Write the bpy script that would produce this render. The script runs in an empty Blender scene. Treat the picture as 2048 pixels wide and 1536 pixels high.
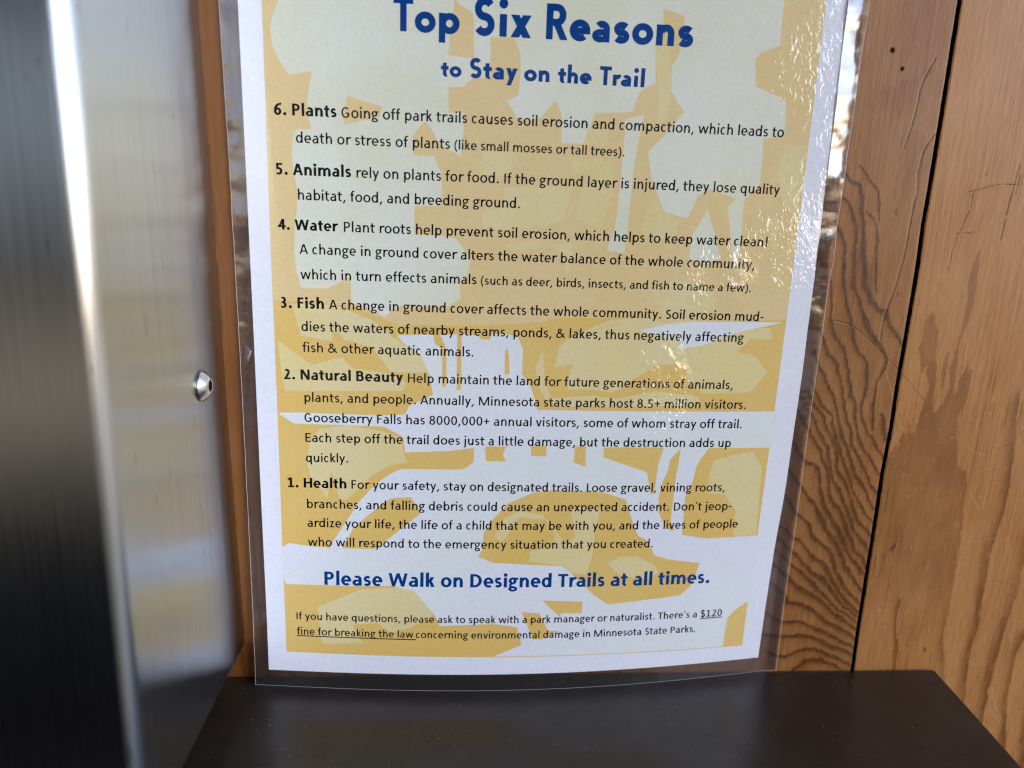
import bpy, math, random
import numpy as np
from mathutils import Matrix, Vector
from mathutils.geometry import delaunay_2d_cdt

# ---------------------------------------------------------------- camera
scene = bpy.context.scene
random.seed(7)
CAM=[1453.970212, 0.073153, 0.235082, 0.034929, -0.029525, -0.278132, 0.196543]
SKY_OPEN, SKY_DIM, GLARE, GROUND_R, STRIP, EXPOSURE = 6.0, 0.30, 16.0, 4.2, 3.5, 0.38
STEEL_R, STEEL_A = 0.235, -0.54
LAM_BUMP = 0.00036
CRINKLE = [(97, 245, 22, 55, 0.17), (90, 180, 26, 22, 0.60), (66, 172, 20, 17, 1.10), (49, 126, 15, 33, 2.0), (100, 205, 10, 40, 0.2)]   # x, z, radii (mm), strength
HEAD_Z = {'title': 1.09}
F_PX, YAW, PITCH, ROLL, CX, CY, CZ = CAM
cam_data = bpy.data.cameras.new('camera')
cam = bpy.data.objects.new('camera', cam_data)
scene.collection.objects.link(cam)
scene.camera = cam
fwd = Vector((math.sin(YAW)*math.cos(PITCH), math.cos(YAW)*math.cos(PITCH), -math.sin(PITCH)))
rgt = Vector((math.cos(YAW), -math.sin(YAW), 0))
up0 = rgt.cross(fwd)
r2 = rgt*math.cos(ROLL) + up0*math.sin(ROLL)
u2 = -rgt*math.sin(ROLL) + up0*math.cos(ROLL)
M = Matrix((r2, u2, -fwd)).transposed().to_4x4()
M.translation = Vector((CX, CY, CZ))
cam.matrix_world = M
cam_data.sensor_fit = 'HORIZONTAL'
cam_data.sensor_width = 36.0
cam_data.lens = F_PX/2048*36.0
cam_data.clip_start = 0.01
cam_data.clip_end = 60.0
cam_data.dof.use_dof = True
cam_data.dof.focus_distance = 0.283
cam_data.dof.aperture_fstop = 7.4

scene.render.engine = 'CYCLES'
scene.cycles.use_denoising = True
try:
    scene.cycles.denoiser = 'OPENIMAGEDENOISE'
    scene.cycles.denoising_prefilter = 'ACCURATE'
    scene.cycles.denoising_input_passes = 'RGB_ALBEDO_NORMAL'
except Exception:
    pass
scene.cycles.max_bounces = 10
scene.cycles.transparent_max_bounces = 12
scene.cycles.caustics_reflective = True
scene.cycles.sample_clamp_indirect = 6.0
scene.cycles.filter_width = 1.2

# ---------------------------------------------------------------- light
SUN_EL, SUN_AZ = 42.0, 200.0        # the sun stands behind the panel: this face is in open shade
world = bpy.data.worlds.new('World')
scene.world = world
world.use_nodes = True
wn = world.node_tree
wn.nodes.clear()
class NT:
    """small node-tree helper"""
    def __init__(s, tree): s.t = tree
    def n(s, kind, **kw):
        nd = s.t.nodes.new(kind)
        for k, v in kw.items(): setattr(nd, k, v)
        return nd
    def link(s, a, b): s.t.links.new(a, b)
    def put(s, sock, v):
        if hasattr(v, 'is_output') or isinstance(v, bpy.types.NodeSocket): s.t.links.new(v, sock)
        else: sock.default_value = v
    def m(s, op, a, b=None, c=None, clamp=False):
        nd = s.n('ShaderNodeMath', operation=op, use_clamp=clamp)
        s.put(nd.inputs[0], a)
        if b is not None: s.put(nd.inputs[1], b)
        if c is not None: s.put(nd.inputs[2], c)
        return nd.outputs[0]
    def ramp(s, v, lo, hi, a=0.0, b=1.0, smooth=True):
        nd = s.n('ShaderNodeMapRange', interpolation_type='SMOOTHSTEP' if smooth else 'LINEAR')
        s.put(nd.inputs['Value'], v)
        nd.inputs['From Min'].default_value = lo; nd.inputs['From Max'].default_value = hi
        nd.inputs['To Min'].default_value = a; nd.inputs['To Max'].default_value = b
        return nd.outputs['Result']
    def mix(s, f, a, b, blend='MIX'):
        nd = s.n('ShaderNodeMix', data_type='RGBA', blend_type=blend)
        s.put(nd.inputs[0], f); s.put(nd.inputs[6], a); s.put(nd.inputs[7], b)
        return nd.outputs[2]
    def noise(s, vec, scale, detail=3.0, rough=0.55, dist=0.0, dim='3D'):
        nd = s.n('ShaderNodeTexNoise', noise_dimensions=dim)
        s.put(nd.inputs['Vector'], vec)
        nd.inputs['Scale'].default_value = scale; nd.inputs['Detail'].default_value = detail
        nd.inputs['Roughness'].default_value = rough; nd.inputs['Distortion'].default_value = dist
        return nd.outputs['Fac']
    def mapped(s, vec, scale, loc=(0, 0, 0)):
        nd = s.n('ShaderNodeMapping')
        s.put(nd.inputs['Vector'], vec)
        nd.inputs['Scale'].default_value = scale; nd.inputs['Location'].default_value = loc
        return nd.outputs[0]
    def attr(s, name):
        return s.n('ShaderNodeAttribute', attribute_name=name).outputs['Fac']

W = NT(wn)
sky = W.n('ShaderNodeTexSky', sky_type='NISHITA', sun_disc=False)
sky.sun_elevation = math.radians(SUN_EL)
sky.sun_rotation = math.radians(SUN_AZ)
sky.air_density = 1.0; sky.dust_density = 2.5; sky.ozone_density = 1.0
dirv = W.n('ShaderNodeTexCoord').outputs['Generated']
sep = W.n('ShaderNodeSeparateXYZ'); W.link(dirv, sep.inputs[0])
dx, dy, dz = sep.outputs
# the surroundings seen from the panel: az 0 = straight out from it, + to the right; elevation in degrees
az = W.m('MULTIPLY', W.m('ARCTAN2', dx, W.m('MULTIPLY', dy, -1.0)), 57.2958)
el = W.m('MULTIPLY', W.m('ARCSINE', dz), 57.2958)
gap_n = W.noise(W.mapped(dirv, (1, 1, 0.7)), 9.0, 4.0, 0.6)
gaps = W.ramp(gap_n, 0.47, 0.60)                                   # openings between the trees
wood_n = W.noise(dirv, 5.0, 5.0, 0.65)
right = W.ramp(az, 29.0, 35.0)                                     # open clearing to the right
rim = W.m('MULTIPLY', W.m('MULTIPLY', W.ramp(az, 17.0, 25.0), gaps), 0.5)                # trees with sky between, right of the viewer
open_r = W.m('MAXIMUM', right, rim)
left = W.m('MULTIPLY', W.ramp(az, -62.0, -75.0), 0.12)
open_a = W.m('MAXIMUM', open_r, left)
eave = W.ramp(el, 58.0, 40.0)                                      # roof of the shelter overhead
eave_b = W.ramp(el, 17.0, 12.0)                                    # and its low edge straight behind
eave_f = W.mix(W.ramp(az, 14.0, 40.0), eave_b, eave)
glare = W.m('MULTIPLY', W.m('MULTIPLY', W.ramp(az, 29.0, 34.0), W.ramp(az, 75.0, 50.0)), W.ramp(el, 30.0, 14.0))   # hazy bright sky low over the clearing
skyamt = W.m('MULTIPLY', W.m('ADD', W.m('ADD', W.m('MULTIPLY', open_a, SKY_OPEN), W.m('MULTIPLY', glare, GLARE)), SKY_DIM), eave_f)
sky_c = W.mix(1.0, W.mix(1.0, sky.outputs[0], (1.07, 0.965, 0.93, 1), 'MULTIPLY'), skyamt, 'MULTIPLY')   # haze warms the daylight
trees = W.mix(W.ramp(wood_n, 0.35, 0.65), (0.04, 0.045, 0.04, 1), (0.20, 0.22, 0.22, 1))
sky_c = W.mix(1.0, sky_c, W.mix(eave_f, (0.10, 0.07, 0.05, 1), trees), 'ADD')
# ground: pale gravel, lit to the right, in shade nearby
lit_strip = W.m('MULTIPLY', W.ramp(el, -13.5, -11.5), W.ramp(el, -6.5, -8.5))
g_amt = W.m('ADD', W.m('MULTIPLY', W.ramp(az, 18.0, 55.0), W.m('MULTIPLY', GROUND_R, W.ramp(el, -75.0, -12.0))),
            W.m('ADD', W.m('MULTIPLY', lit_strip, STRIP), 0.25))
ground_c = W.mix(1.0, (0.97, 0.95, 0.90, 1), g_amt, 'MULTIPLY')
env = W.mix(W.ramp(el, -4.5, -2.0), ground_c, sky_c)
# what stands straight behind the viewer: roof edge, dull sky, tree line, a sunlit strip of ground, shade
behind = W.n('ShaderNodeValToRGB')
W.put(behind.inputs['Fac'], W.m('ADD', W.m('MULTIPLY_ADD', el, 1/60.0, 0.5), W.m('MULTIPLY', W.m('SUBTRACT', wood_n, 0.5), 0.03)))
cr = behind.color_ramp; cr.interpolation = 'EASE'
def stop(deg, c):
    e = cr.elements.new(deg/60.0+0.5); e.color = (c[0]*1.9, c[1]*1.9, c[2]*1.9, 1)
while len(cr.elements) > 1: cr.elements.remove(cr.elements[-1])
cr.elements[0].position = 0.0; cr.elements[0].color = (0.05, 0.05, 0.06, 1)
for deg, c in ((-14.5, (0.07, 0.075, 0.085)), (-11.0, (1.5, 1.3, 1.0)), (-8.6, (1.7, 1.5, 1.1)), (-7.4, (0.30, 0.27, 0.23)), (-6.0, (0.85, 0.75, 0.6)),
               (-3.0, (0.45, 0.40, 0.36)), (1.0, (0.35, 0.35, 0.36)), (5.0, (0.95, 1.1, 1.25)), (11.0, (1.2, 1.4, 1.6)), (15.0, (0.35, 0.36, 0.40)), (18.0, (0.12, 0.11, 0.12))): stop(deg, c)
env = W.mix(W.ramp(W.m('ABSOLUTE', W.m('ADD', az, 25.0)), 46.0, 38.0), env, behind.outputs[0])
bg = W.n('ShaderNodeBackground'); W.link(env, bg.inputs['Color'])
bg.inputs['Strength'].default_value = 0.10
W.link(bg.outputs[0], W.n('ShaderNodeOutputWorld').inputs['Surface'])
world.cycles.sampling_method = 'MANUAL'
world.cycles.sample_map_resolution = 1024

sun_data = bpy.data.lights.new('sun', 'SUN')
sun_data.energy = 2.5; sun_data.angle = math.radians(0.53); sun_data.color = (1.0, 0.95, 0.88)
sun = bpy.data.objects.new('sun', sun_data)
scene.collection.objects.link(sun)
sa, se = math.radians(SUN_AZ), math.radians(SUN_EL)
sdir = Vector((-math.sin(sa)*math.cos(se)*-1, -math.cos(sa)*math.cos(se), math.sin(se)))
sun.rotation_euler = sdir.to_track_quat('Z', 'Y').to_euler()

vs = scene.view_settings
scene.display_settings.display_device = 'sRGB'
vs.view_transform = 'Standard'; vs.look = 'None'; vs.exposure = EXPOSURE; vs.gamma = 1.0
vs.use_curve_mapping = False

# ---------------------------------------------------------------- measured layout (millimetres on the panel)
TEXT=[
('title', [('Top', 'T', -54.84, -31.97), ('Six', 'T', -26.73, -6.85), ('Reasons', 'T', -1.54, 51.44)], (-0.00316, 255.501)),
('subtitle', [('to', 'T', -38.25, -31.02), ('Stay', 'T', -28.02, -11.13), ('on', 'T', -8.72, 0.34), ('the', 'T', 3.4, 15.52), ('Trail', 'T', 18.42, 34.86)], (-0.00642, 241.354)),
('p6', [('6. Plants', 'B', -96.74, -74.99), ('Going off park trails causes soil erosion and compaction, which leads to', 'R', -73.24, 88.74)], (-0.001, 226.243)),
('p6', [('death or stress of plants', 'R', -89.42, -34.73), ('(like small mosses or tall trees).', 'R', -33.11, 29.2)], (-0.00141, 217.084)),
('p5', [('5. Animals', 'B', -96.84, -70.23), ('rely on plants for food. If the ground layer is injured, they lose quality', 'R', -68.27, 89.69)], (-0.00267, 205.79)),
('p5', [('habitat, food, and breeding ground.', 'R', -89.35, -8.66)], (-0.00338, 197.173)),
('p4', [('4. Water', 'B', -96.88, -75.07), ('Plant roots help prevent soil erosion, which helps to keep water clean!', 'R', -73.08, 87.11)], (-0.0034, 186.353)),
('p4', [('A change in ground cover alters the water balance of the whole community,', 'R', -89.42, 83.13)], (-0.00393, 177.75)),
('p4', [('which in turn effects animals', 'R', -89.34, -24.09), ('(such as deer, birds, insects, and fish to name a few).', 'R', -22.4, 82.53)], (-0.0016, 168.74)),
('p3', [('3. Fish', 'B', -97.03, -80.99), ('A change in ground cover affects the whole community. Soil erosion mud-', 'R', -79.14, 88.88)], (-0.0041, 157.615)),
('p3', [('dies the waters of nearby streams, ponds, & lakes, thus negatively affecting', 'R', -89.56, 81.88)], (-0.00347, 149.109)),
('p3', [('fish & other aquatic animals.', 'R', -89.42, -24.63)], (-0.00467, 140.96)),
('p2', [('2. Natural Beauty', 'B', -96.7, -51.55), ('Help maintain the land for future generations of animals,', 'R', -49.63, 79.39)], (-0.00577, 130.093)),
('p2', [('plants, and people. Annually, Minnesota state parks host 8.5+ million visitors.', 'R', -89.22, 85.7)], (-0.0024, 121.731)),
('p2', [('Gooseberry Falls has 8000,000+ annual visitors, some of whom stray off trail.', 'R', -89.43, 84.89)], (-0.00296, 113.622)),
('p2', [('Each step off the trail does just a little damage, but the destruction adds up', 'R', -89.27, 81.08)], (-0.00272, 105.608)),
('p2', [('quickly.', 'R', -89.29, -72.97)], (0.00195, 97.853)),
('p1', [('1. Health', 'B', -96.78, -73.7), ('For your safety, stay on designated trails. Loose gravel, vining roots,', 'R', -71.74, 80.46)], (-0.00464, 86.613)),
('p1', [('branches, and falling debris could cause an unexpected accident. Don’t jeop-', 'R', -89.37, 84.14)], (-0.00334, 78.242)),
('p1', [('ardize your life, the life of a child that may be with you, and the lives of people', 'R', -89.37, 87.83)], (-0.00352, 70.269)),
('p1', [('who will respond to the emergency situation that you created.', 'R', -89.36, 51.57)], (-0.0032, 62.185)),
('closing', [('Please Walk on Designed Trails at all times.', 'L', -83.06, 77.65)], (-0.00459, 45.417)),
('fine', [('If you have questions, please ask to speak with a park manager or naturalist. There’s a', 'R', -94.71, 73.42), ('$120', 'U', 75.23, 84.8)], (-0.00618, 29.786)),
('fine', [('fine for breaking the law', 'U', -94.66, -46.9), ('concerning environmental damage in Minnesota State Parks.', 'R', -45.87, 73.32)], (-0.0069, 23.025))]
ART=[
('Y', [(-99.39, 269.44), (-99.72, 222.75), (-99.93, 170.04), (-99.7, 122.35), (-99.69, 64.67), (-99.2, 15.8), (-72.99, 15.45), (-42.07, 15.14), (-13.64, 14.91), (31.59, 14.7), (95.89, 14.08), (97.12, 66.28), (98.04, 119.0), (98.64, 180.4), (98.75, 229.15), (98.88, 272.52), (98.78, 279.83)]),
('D', [(-99.57, 160.61), (-89.82, 160.51), (-71.35, 159.33), (-63.56, 156.52), (-58.33, 154.38), (-52.7, 152.62), (-29.04, 152.82), (-9.96, 154.04), (2.33, 155.1), (7.28, 156.76), (27.69, 157.23), (43.48, 156.8), (63.46, 156.24), (98.45, 157.95), (98.04, 119.0), (97.12, 66.28), (95.89, 14.08), (31.59, 14.7), (-13.64, 14.91), (-42.07, 15.14), (-72.99, 15.45), (-99.2, 15.8), (-99.69, 64.67), (-99.7, 122.35)]),
('G', [(-93.05, 269.76), (-93.79, 263.51), (-96.0, 258.7), (-97.01, 254.7), (-96.8, 251.53), (-96.25, 248.35), (-94.85, 245.19), (-91.12, 239.67), (-83.16, 241.25), (-84.32, 236.69), (-85.2, 230.53), (-84.82, 225.87), (-84.05, 222.03), (-89.31, 221.65), (-90.24, 220.1), (-91.18, 212.91), (-90.68, 206.9), (-89.64, 200.85), (-89.87, 193.81), (-90.7, 190.23), (-91.42, 179.43), (-90.9, 173.06), (-89.3, 165.55), (-79.56, 165.64), (-74.9, 168.19), (-71.0, 169.97), (-70.77, 160.47), (-65.77, 159.29), (-58.23, 155.52), (-55.5, 158.24), (-52.69, 159.83), (-41.43, 159.75), (-34.28, 160.31), (-30.17, 163.07), (-30.28, 169.27), (-27.33, 172.15), (-26.34, 178.86), (-26.13, 177.57), (-32.04, 185.28), (-35.2, 186.09), (-47.36, 186.25), (-47.4, 196.67), (-37.54, 197.19), (-37.63, 204.99), (-38.04, 209.01), (-40.45, 214.5), (-48.0, 214.38), (-48.02, 221.26), (-45.89, 224.07), (-43.59, 226.37), (-40.89, 223.08), (-38.69, 218.71), (-30.88, 214.69), (-29.81, 225.06), (-29.9, 229.82), (-35.43, 229.59), (-35.54, 238.15), (-30.06, 238.39), (-28.67, 240.28), (-26.58, 241.7), (-20.72, 241.96), (-21.08, 255.25), (-26.86, 254.98), (-26.71, 247.81), (-34.46, 248.6), (-35.69, 248.87), (-35.42, 254.89), (-33.86, 266.5), (-34.65, 272.76)]),
('Y', [(-71.03, 233.62), (-58.8, 230.64), (-60.06, 226.88), (-72.08, 224.03), (-72.91, 226.19)]),
('G', [(-32.93, 272.85), (-32.81, 265.76), (-27.2, 262.53), (-26.86, 254.65), (-12.64, 255.66), (-10.32, 250.04), (-10.07, 243.27), (-10.54, 236.39), (-14.42, 234.2), (-11.01, 229.08), (-7.89, 228.01), (-2.13, 229.11), (0.27, 232.28), (2.85, 235.28), (5.24, 230.96), (5.74, 220.64), (14.02, 220.88), (15.61, 225.37), (17.44, 231.64), (31.18, 232.57), (33.26, 239.32), (36.04, 241.48), (38.89, 242.63), (37.89, 255.13), (40.36, 260.53), (39.78, 267.51), (47.64, 265.47), (47.78, 256.77), (46.21, 251.71), (44.43, 248.95), (44.78, 240.52), (50.23, 233.39), (47.54, 229.98), (45.04, 226.4), (41.77, 222.95), (37.96, 218.93), (38.88, 214.37), (39.97, 209.95), (45.81, 197.67), (54.94, 195.59), (58.05, 203.75), (62.78, 206.64), (72.98, 203.36), (70.19, 200.33), (72.24, 190.02), (73.54, 183.3), (75.51, 175.93), (76.66, 183.77), (77.36, 204.25), (81.65, 209.32), (81.17, 225.07), (88.96, 227.34), (88.4, 237.98), (85.66, 240.11), (76.03, 243.29), (74.97, 252.57), (77.11, 255.02), (83.54, 257.34), (83.25, 271.7), (82.72, 278.96)]),
('P', [(37.89, 255.13), (43.15, 255.39), (44.97, 240.52), (44.34, 230.37), (40.23, 228.12), (40.63, 237.09)]),
('Y', [(75.51, 175.93), (76.66, 183.77), (76.93, 193.9), (77.36, 204.25), (72.25, 197.46), (73.22, 184.42)]),
('G', [(70.19, 200.33), (73.0, 203.18), (76.12, 203.1), (76.56, 190.16), (76.66, 183.77), (75.53, 175.74), (73.22, 184.42)]),
('G', [(28.58, 230.05), (35.49, 231.72), (34.61, 226.15), (33.03, 212.01), (32.43, 193.75), (31.51, 182.06), (24.92, 182.98), (27.44, 191.38), (28.37, 205.94), (28.87, 225.91)]),
('P', [(-22.77, 216.74), (-12.41, 216.79), (-11.86, 211.39), (-15.07, 208.46), (-23.67, 208.49)]),
('P', [(-14.94, 204.39), (11.15, 205.33), (7.79, 194.03), (3.75, 192.08), (0.27, 190.14), (-2.8, 191.68), (-6.13, 190.67), (-8.31, 188.95), (-22.12, 189.78), (-22.26, 195.74), (-14.72, 197.07)]),
('P', [(8.0, 216.01), (22.47, 215.86), (18.79, 212.19), (11.27, 210.14), (10.04, 212.39)]),
('P', [(23.61, 215.55), (24.91, 212.77), (26.08, 206.4), (23.69, 196.56), (21.95, 190.84), (12.51, 193.82), (13.5, 203.26), (19.22, 211.14)]),
('P', [(-14.32, 184.01), (-1.44, 185.88), (-0.17, 182.6), (-12.01, 182.05)]),
('P', [(5.24, 184.24), (11.07, 185.16), (12.44, 180.75), (10.16, 172.83), (8.35, 178.77)]),
('P', [(38.41, 198.15), (42.2, 203.37), (45.94, 197.31), (51.7, 195.12), (51.04, 189.36), (41.19, 186.83), (38.0, 190.8)]),
('P', [(15.01, 226.04), (22.37, 226.34), (22.54, 220.78), (14.02, 220.79)]),
('G', [(62.33, 199.33), (66.18, 189.84), (69.24, 180.9), (63.36, 178.46), (56.84, 180.92), (57.25, 189.37), (59.94, 193.91)]),
('P', [(89.83, 223.47), (97.77, 223.44), (97.91, 207.54), (97.93, 198.31), (94.97, 198.21), (89.93, 205.42), (88.04, 214.45)]),
('P', [(86.73, 196.08), (90.18, 196.94), (90.85, 184.94), (88.23, 186.76)]),
('P', [(43.18, 168.39), (51.11, 172.42), (67.1, 170.53), (69.31, 162.25), (63.3, 158.01), (49.45, 156.54), (45.4, 162.67)]),
('P', [(-93.17, 159.67), (-77.28, 159.73), (-70.82, 157.08), (-63.2, 154.25), (-57.03, 149.26), (-52.51, 145.91), (-44.71, 141.25), (-41.4, 134.49), (-56.32, 134.16), (-57.84, 136.67), (-63.29, 143.92), (-73.98, 146.54), (-75.24, 149.18), (-78.24, 149.11), (-78.31, 145.66), (-89.93, 147.66), (-91.16, 153.14)]),
('P', [(-98.66, 145.53), (-91.55, 140.52), (-86.22, 136.4), (-78.07, 138.92), (-74.47, 139.39), (-70.38, 135.41), (-56.32, 133.77), (-50.39, 130.36), (-51.73, 126.97), (-96.54, 125.98), (-97.73, 135.15)]),
('P', [(-83.6, 111.13), (-73.95, 112.74), (-63.34, 111.54), (-52.68, 108.91), (-51.11, 102.21), (-49.72, 97.72), (-56.59, 96.99), (-63.66, 92.53), (-68.41, 87.47), (-73.79, 82.15), (-76.35, 82.1), (-79.67, 94.5), (-81.26, 82.42), (-82.61, 84.07), (-85.25, 89.21), (-87.91, 92.26), (-88.78, 96.37), (-87.98, 104.96)]),
('W', [(-53.64, 148.57), (-51.75, 145.93), (-44.71, 141.25), (-41.4, 133.5), (-39.98, 125.62), (-49.22, 121.05), (-50.75, 117.62), (1.24, 119.48), (-0.14, 124.3), (-1.9, 129.29), (-3.78, 132.25), (-5.52, 134.4), (-5.69, 144.83), (-7.87, 149.26), (-11.37, 149.96), (-17.51, 150.01), (-18.07, 149.42), (-18.42, 147.86), (-22.26, 148.16), (-22.86, 149.31), (-28.98, 149.74), (-35.64, 149.2), (-41.34, 149.26)]),
('D', [(-40.2, 149.28), (-37.55, 149.35), (-35.0, 144.0), (-34.8, 129.09), (-36.54, 129.06), (-36.72, 143.96), (-39.41, 145.64)]),
('D', [(-30.9, 150.47), (-29.38, 150.5), (-29.19, 139.64), (-29.17, 127.81), (-30.91, 127.78), (-30.91, 139.61)]),
('D', [(-22.89, 150.66), (-17.92, 150.77), (-18.41, 147.67), (-21.87, 147.98)]),
('D', [(-12.5, 143.12), (-11.78, 144.7), (-10.92, 141.98), (-10.49, 134.31), (-12.43, 134.27)]),
('P', [(-0.64, 137.17), (2.12, 143.82), (3.16, 135.35), (3.95, 130.39), (6.78, 124.4), (4.21, 124.37), (1.67, 128.35)]),
('P', [(7.0, 137.3), (8.57, 145.79), (11.38, 148.12), (18.21, 152.16), (27.74, 156.45), (41.25, 157.53), (50.67, 156.17), (63.37, 157.22), (83.87, 154.68), (92.3, 154.44), (93.65, 150.06), (84.77, 150.31), (79.83, 144.81), (87.21, 143.3), (93.18, 136.66), (87.16, 128.97), (83.49, 128.11), (68.18, 127.56), (61.02, 131.78), (59.1, 139.65), (47.63, 139.08), (39.08, 133.53), (33.05, 129.1), (30.32, 127.75), (22.47, 128.66), (12.72, 128.82), (12.51, 133.12), (14.19, 138.92)]),
('W', [(39.63, 152.61), (49.18, 154.96), (59.44, 156.36), (86.48, 156.91), (97.34, 156.93), (83.96, 153.88), (74.07, 151.11), (65.52, 147.17), (54.67, 145.59), (57.51, 148.62)]),
('P', [(5.76, 124.99), (22.59, 126.44), (31.69, 125.13), (47.64, 128.37), (57.91, 127.46), (65.39, 126.51), (67.37, 123.02), (35.94, 121.92), (7.89, 121.59)]),
('W', [(-98.73, 117.41), (-90.52, 117.59), (-61.57, 117.01), (-50.37, 117.63), (0.81, 120.28), (46.22, 120.17), (99.14, 120.49), (98.89, 105.01), (72.19, 104.99), (47.31, 105.41), (6.6, 105.2), (-23.82, 104.47), (-33.46, 103.1), (-50.72, 102.22), (-51.32, 108.53), (-59.08, 112.63), (-93.52, 113.12), (-98.76, 116.61)]),
('W', [(-99.99, 61.45), (-96.94, 63.46), (-89.2, 62.36), (-80.63, 61.7), (-79.39, 64.5), (-73.49, 73.75), (-69.46, 80.77), (-63.69, 87.35), (-57.97, 92.43), (-52.47, 95.41), (-32.95, 95.49), (-28.0, 95.55), (-23.7, 98.5), (-23.65, 105.7), (53.46, 106.26), (72.34, 105.62), (68.66, 99.88), (67.43, 97.1), (66.32, 90.43), (63.7, 83.73), (63.79, 67.22), (75.05, 65.36), (97.8, 66.15), (97.48, 39.5), (97.07, 14.21), (58.04, 14.55), (31.58, 14.81), (-13.65, 15.24), (-2.06, 20.12), (-4.18, 28.08), (-13.99, 29.51), (-36.26, 28.65), (-37.96, 33.0), (-46.84, 43.78), (-55.98, 45.82), (-69.75, 45.56), (-98.64, 45.69), (-99.39, 47.85)]),
('D', [(-56.41, 83.09), (-48.29, 83.84), (-44.27, 77.18), (-58.01, 65.33), (-62.62, 61.63), (-75.63, 61.59), (-71.55, 69.98), (-65.74, 75.58)]),
('D', [(-19.29, 105.14), (-10.97, 105.24), (-12.15, 101.52), (-10.78, 99.05), (-18.75, 99.18)]),
('D', [(-1.02, 105.55), (5.18, 105.61), (5.36, 101.26), (-0.87, 101.42)]),
('D', [(16.66, 105.49), (21.11, 105.52), (21.36, 96.96), (16.38, 98.82)]),
('D', [(28.36, 105.14), (53.12, 105.21), (51.35, 98.44), (50.57, 86.46), (49.12, 84.97), (46.83, 94.73), (28.48, 100.96)]),
('D', [(60.22, 105.0), (56.02, 100.13), (55.4, 94.8), (53.63, 90.53), (52.45, 83.85), (52.93, 77.33), (55.93, 71.37), (58.45, 69.33), (60.6, 69.29), (58.34, 73.52), (58.64, 80.52), (59.16, 92.42), (60.03, 102.24)]),
('P', [(74.72, 99.63), (81.64, 101.75), (90.67, 103.43), (95.53, 96.89), (96.44, 66.3), (86.18, 66.39), (86.11, 77.62), (80.79, 84.8), (73.19, 85.35), (72.99, 92.1)]),
('D', [(-19.48, 61.65), (-18.84, 69.35), (-15.34, 74.9), (-9.26, 81.49), (0.5, 86.06), (8.37, 87.24), (28.49, 86.38), (38.77, 83.11), (41.94, 74.21), (44.93, 67.29), (48.02, 65.58), (51.08, 61.53), (52.59, 58.38), (58.57, 56.43), (72.74, 54.37), (71.55, 50.32), (69.43, 44.01), (65.11, 39.86), (49.83, 38.5), (33.71, 37.09), (27.28, 41.74), (23.73, 45.15), (16.9, 51.89), (13.45, 54.56), (-14.65, 56.06), (-21.14, 58.85)]),
('P', [(-14.74, 67.44), (-10.68, 74.91), (-5.12, 78.54), (4.72, 76.63), (10.19, 68.04), (9.34, 63.73), (0.37, 60.98), (-0.3, 56.44), (13.44, 54.78), (17.12, 51.66), (23.9, 50.44), (26.2, 59.18), (26.68, 70.06), (28.3, 78.67), (15.82, 80.45), (18.52, 66.89), (14.47, 64.77), (6.85, 74.49), (-4.41, 75.56), (-11.21, 64.88)]),
('P', [(32.73, 55.32), (37.64, 58.3), (45.1, 58.13), (52.45, 54.37), (54.89, 50.48), (49.24, 47.53), (38.12, 50.1)]),
('P', [(-86.09, 35.77), (-68.54, 44.28), (-52.74, 45.0), (-46.84, 43.78), (-38.37, 33.43), (-48.36, 27.65), (-56.34, 25.44), (-61.87, 29.6), (-71.89, 28.48), (-67.62, 20.46), (-84.38, 19.94), (-85.76, 31.16)]),
('D', [(5.89, 39.57), (22.97, 38.75), (22.99, 33.53), (14.3, 33.77), (13.62, 32.13)]),
('D', [(-2.49, 34.54), (4.94, 33.98), (8.89, 26.14), (13.46, 25.93), (6.07, 22.36), (2.49, 22.45), (0.2, 28.45)]),
('D', [(96.31, 35.53), (95.89, 14.08), (86.69, 14.21), (87.19, 23.29), (87.64, 28.03), (90.51, 31.49)]),
('D', [(-14.07, 15.2), (31.57, 15.02), (95.86, 14.42), (95.89, 14.08), (31.59, 14.66), (-14.06, 14.89)])]
UNDER=[[(-94.71, 23.16), (-45.85, 22.59)], [(75.23, 28.64), (84.92, 28.76)]]
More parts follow.
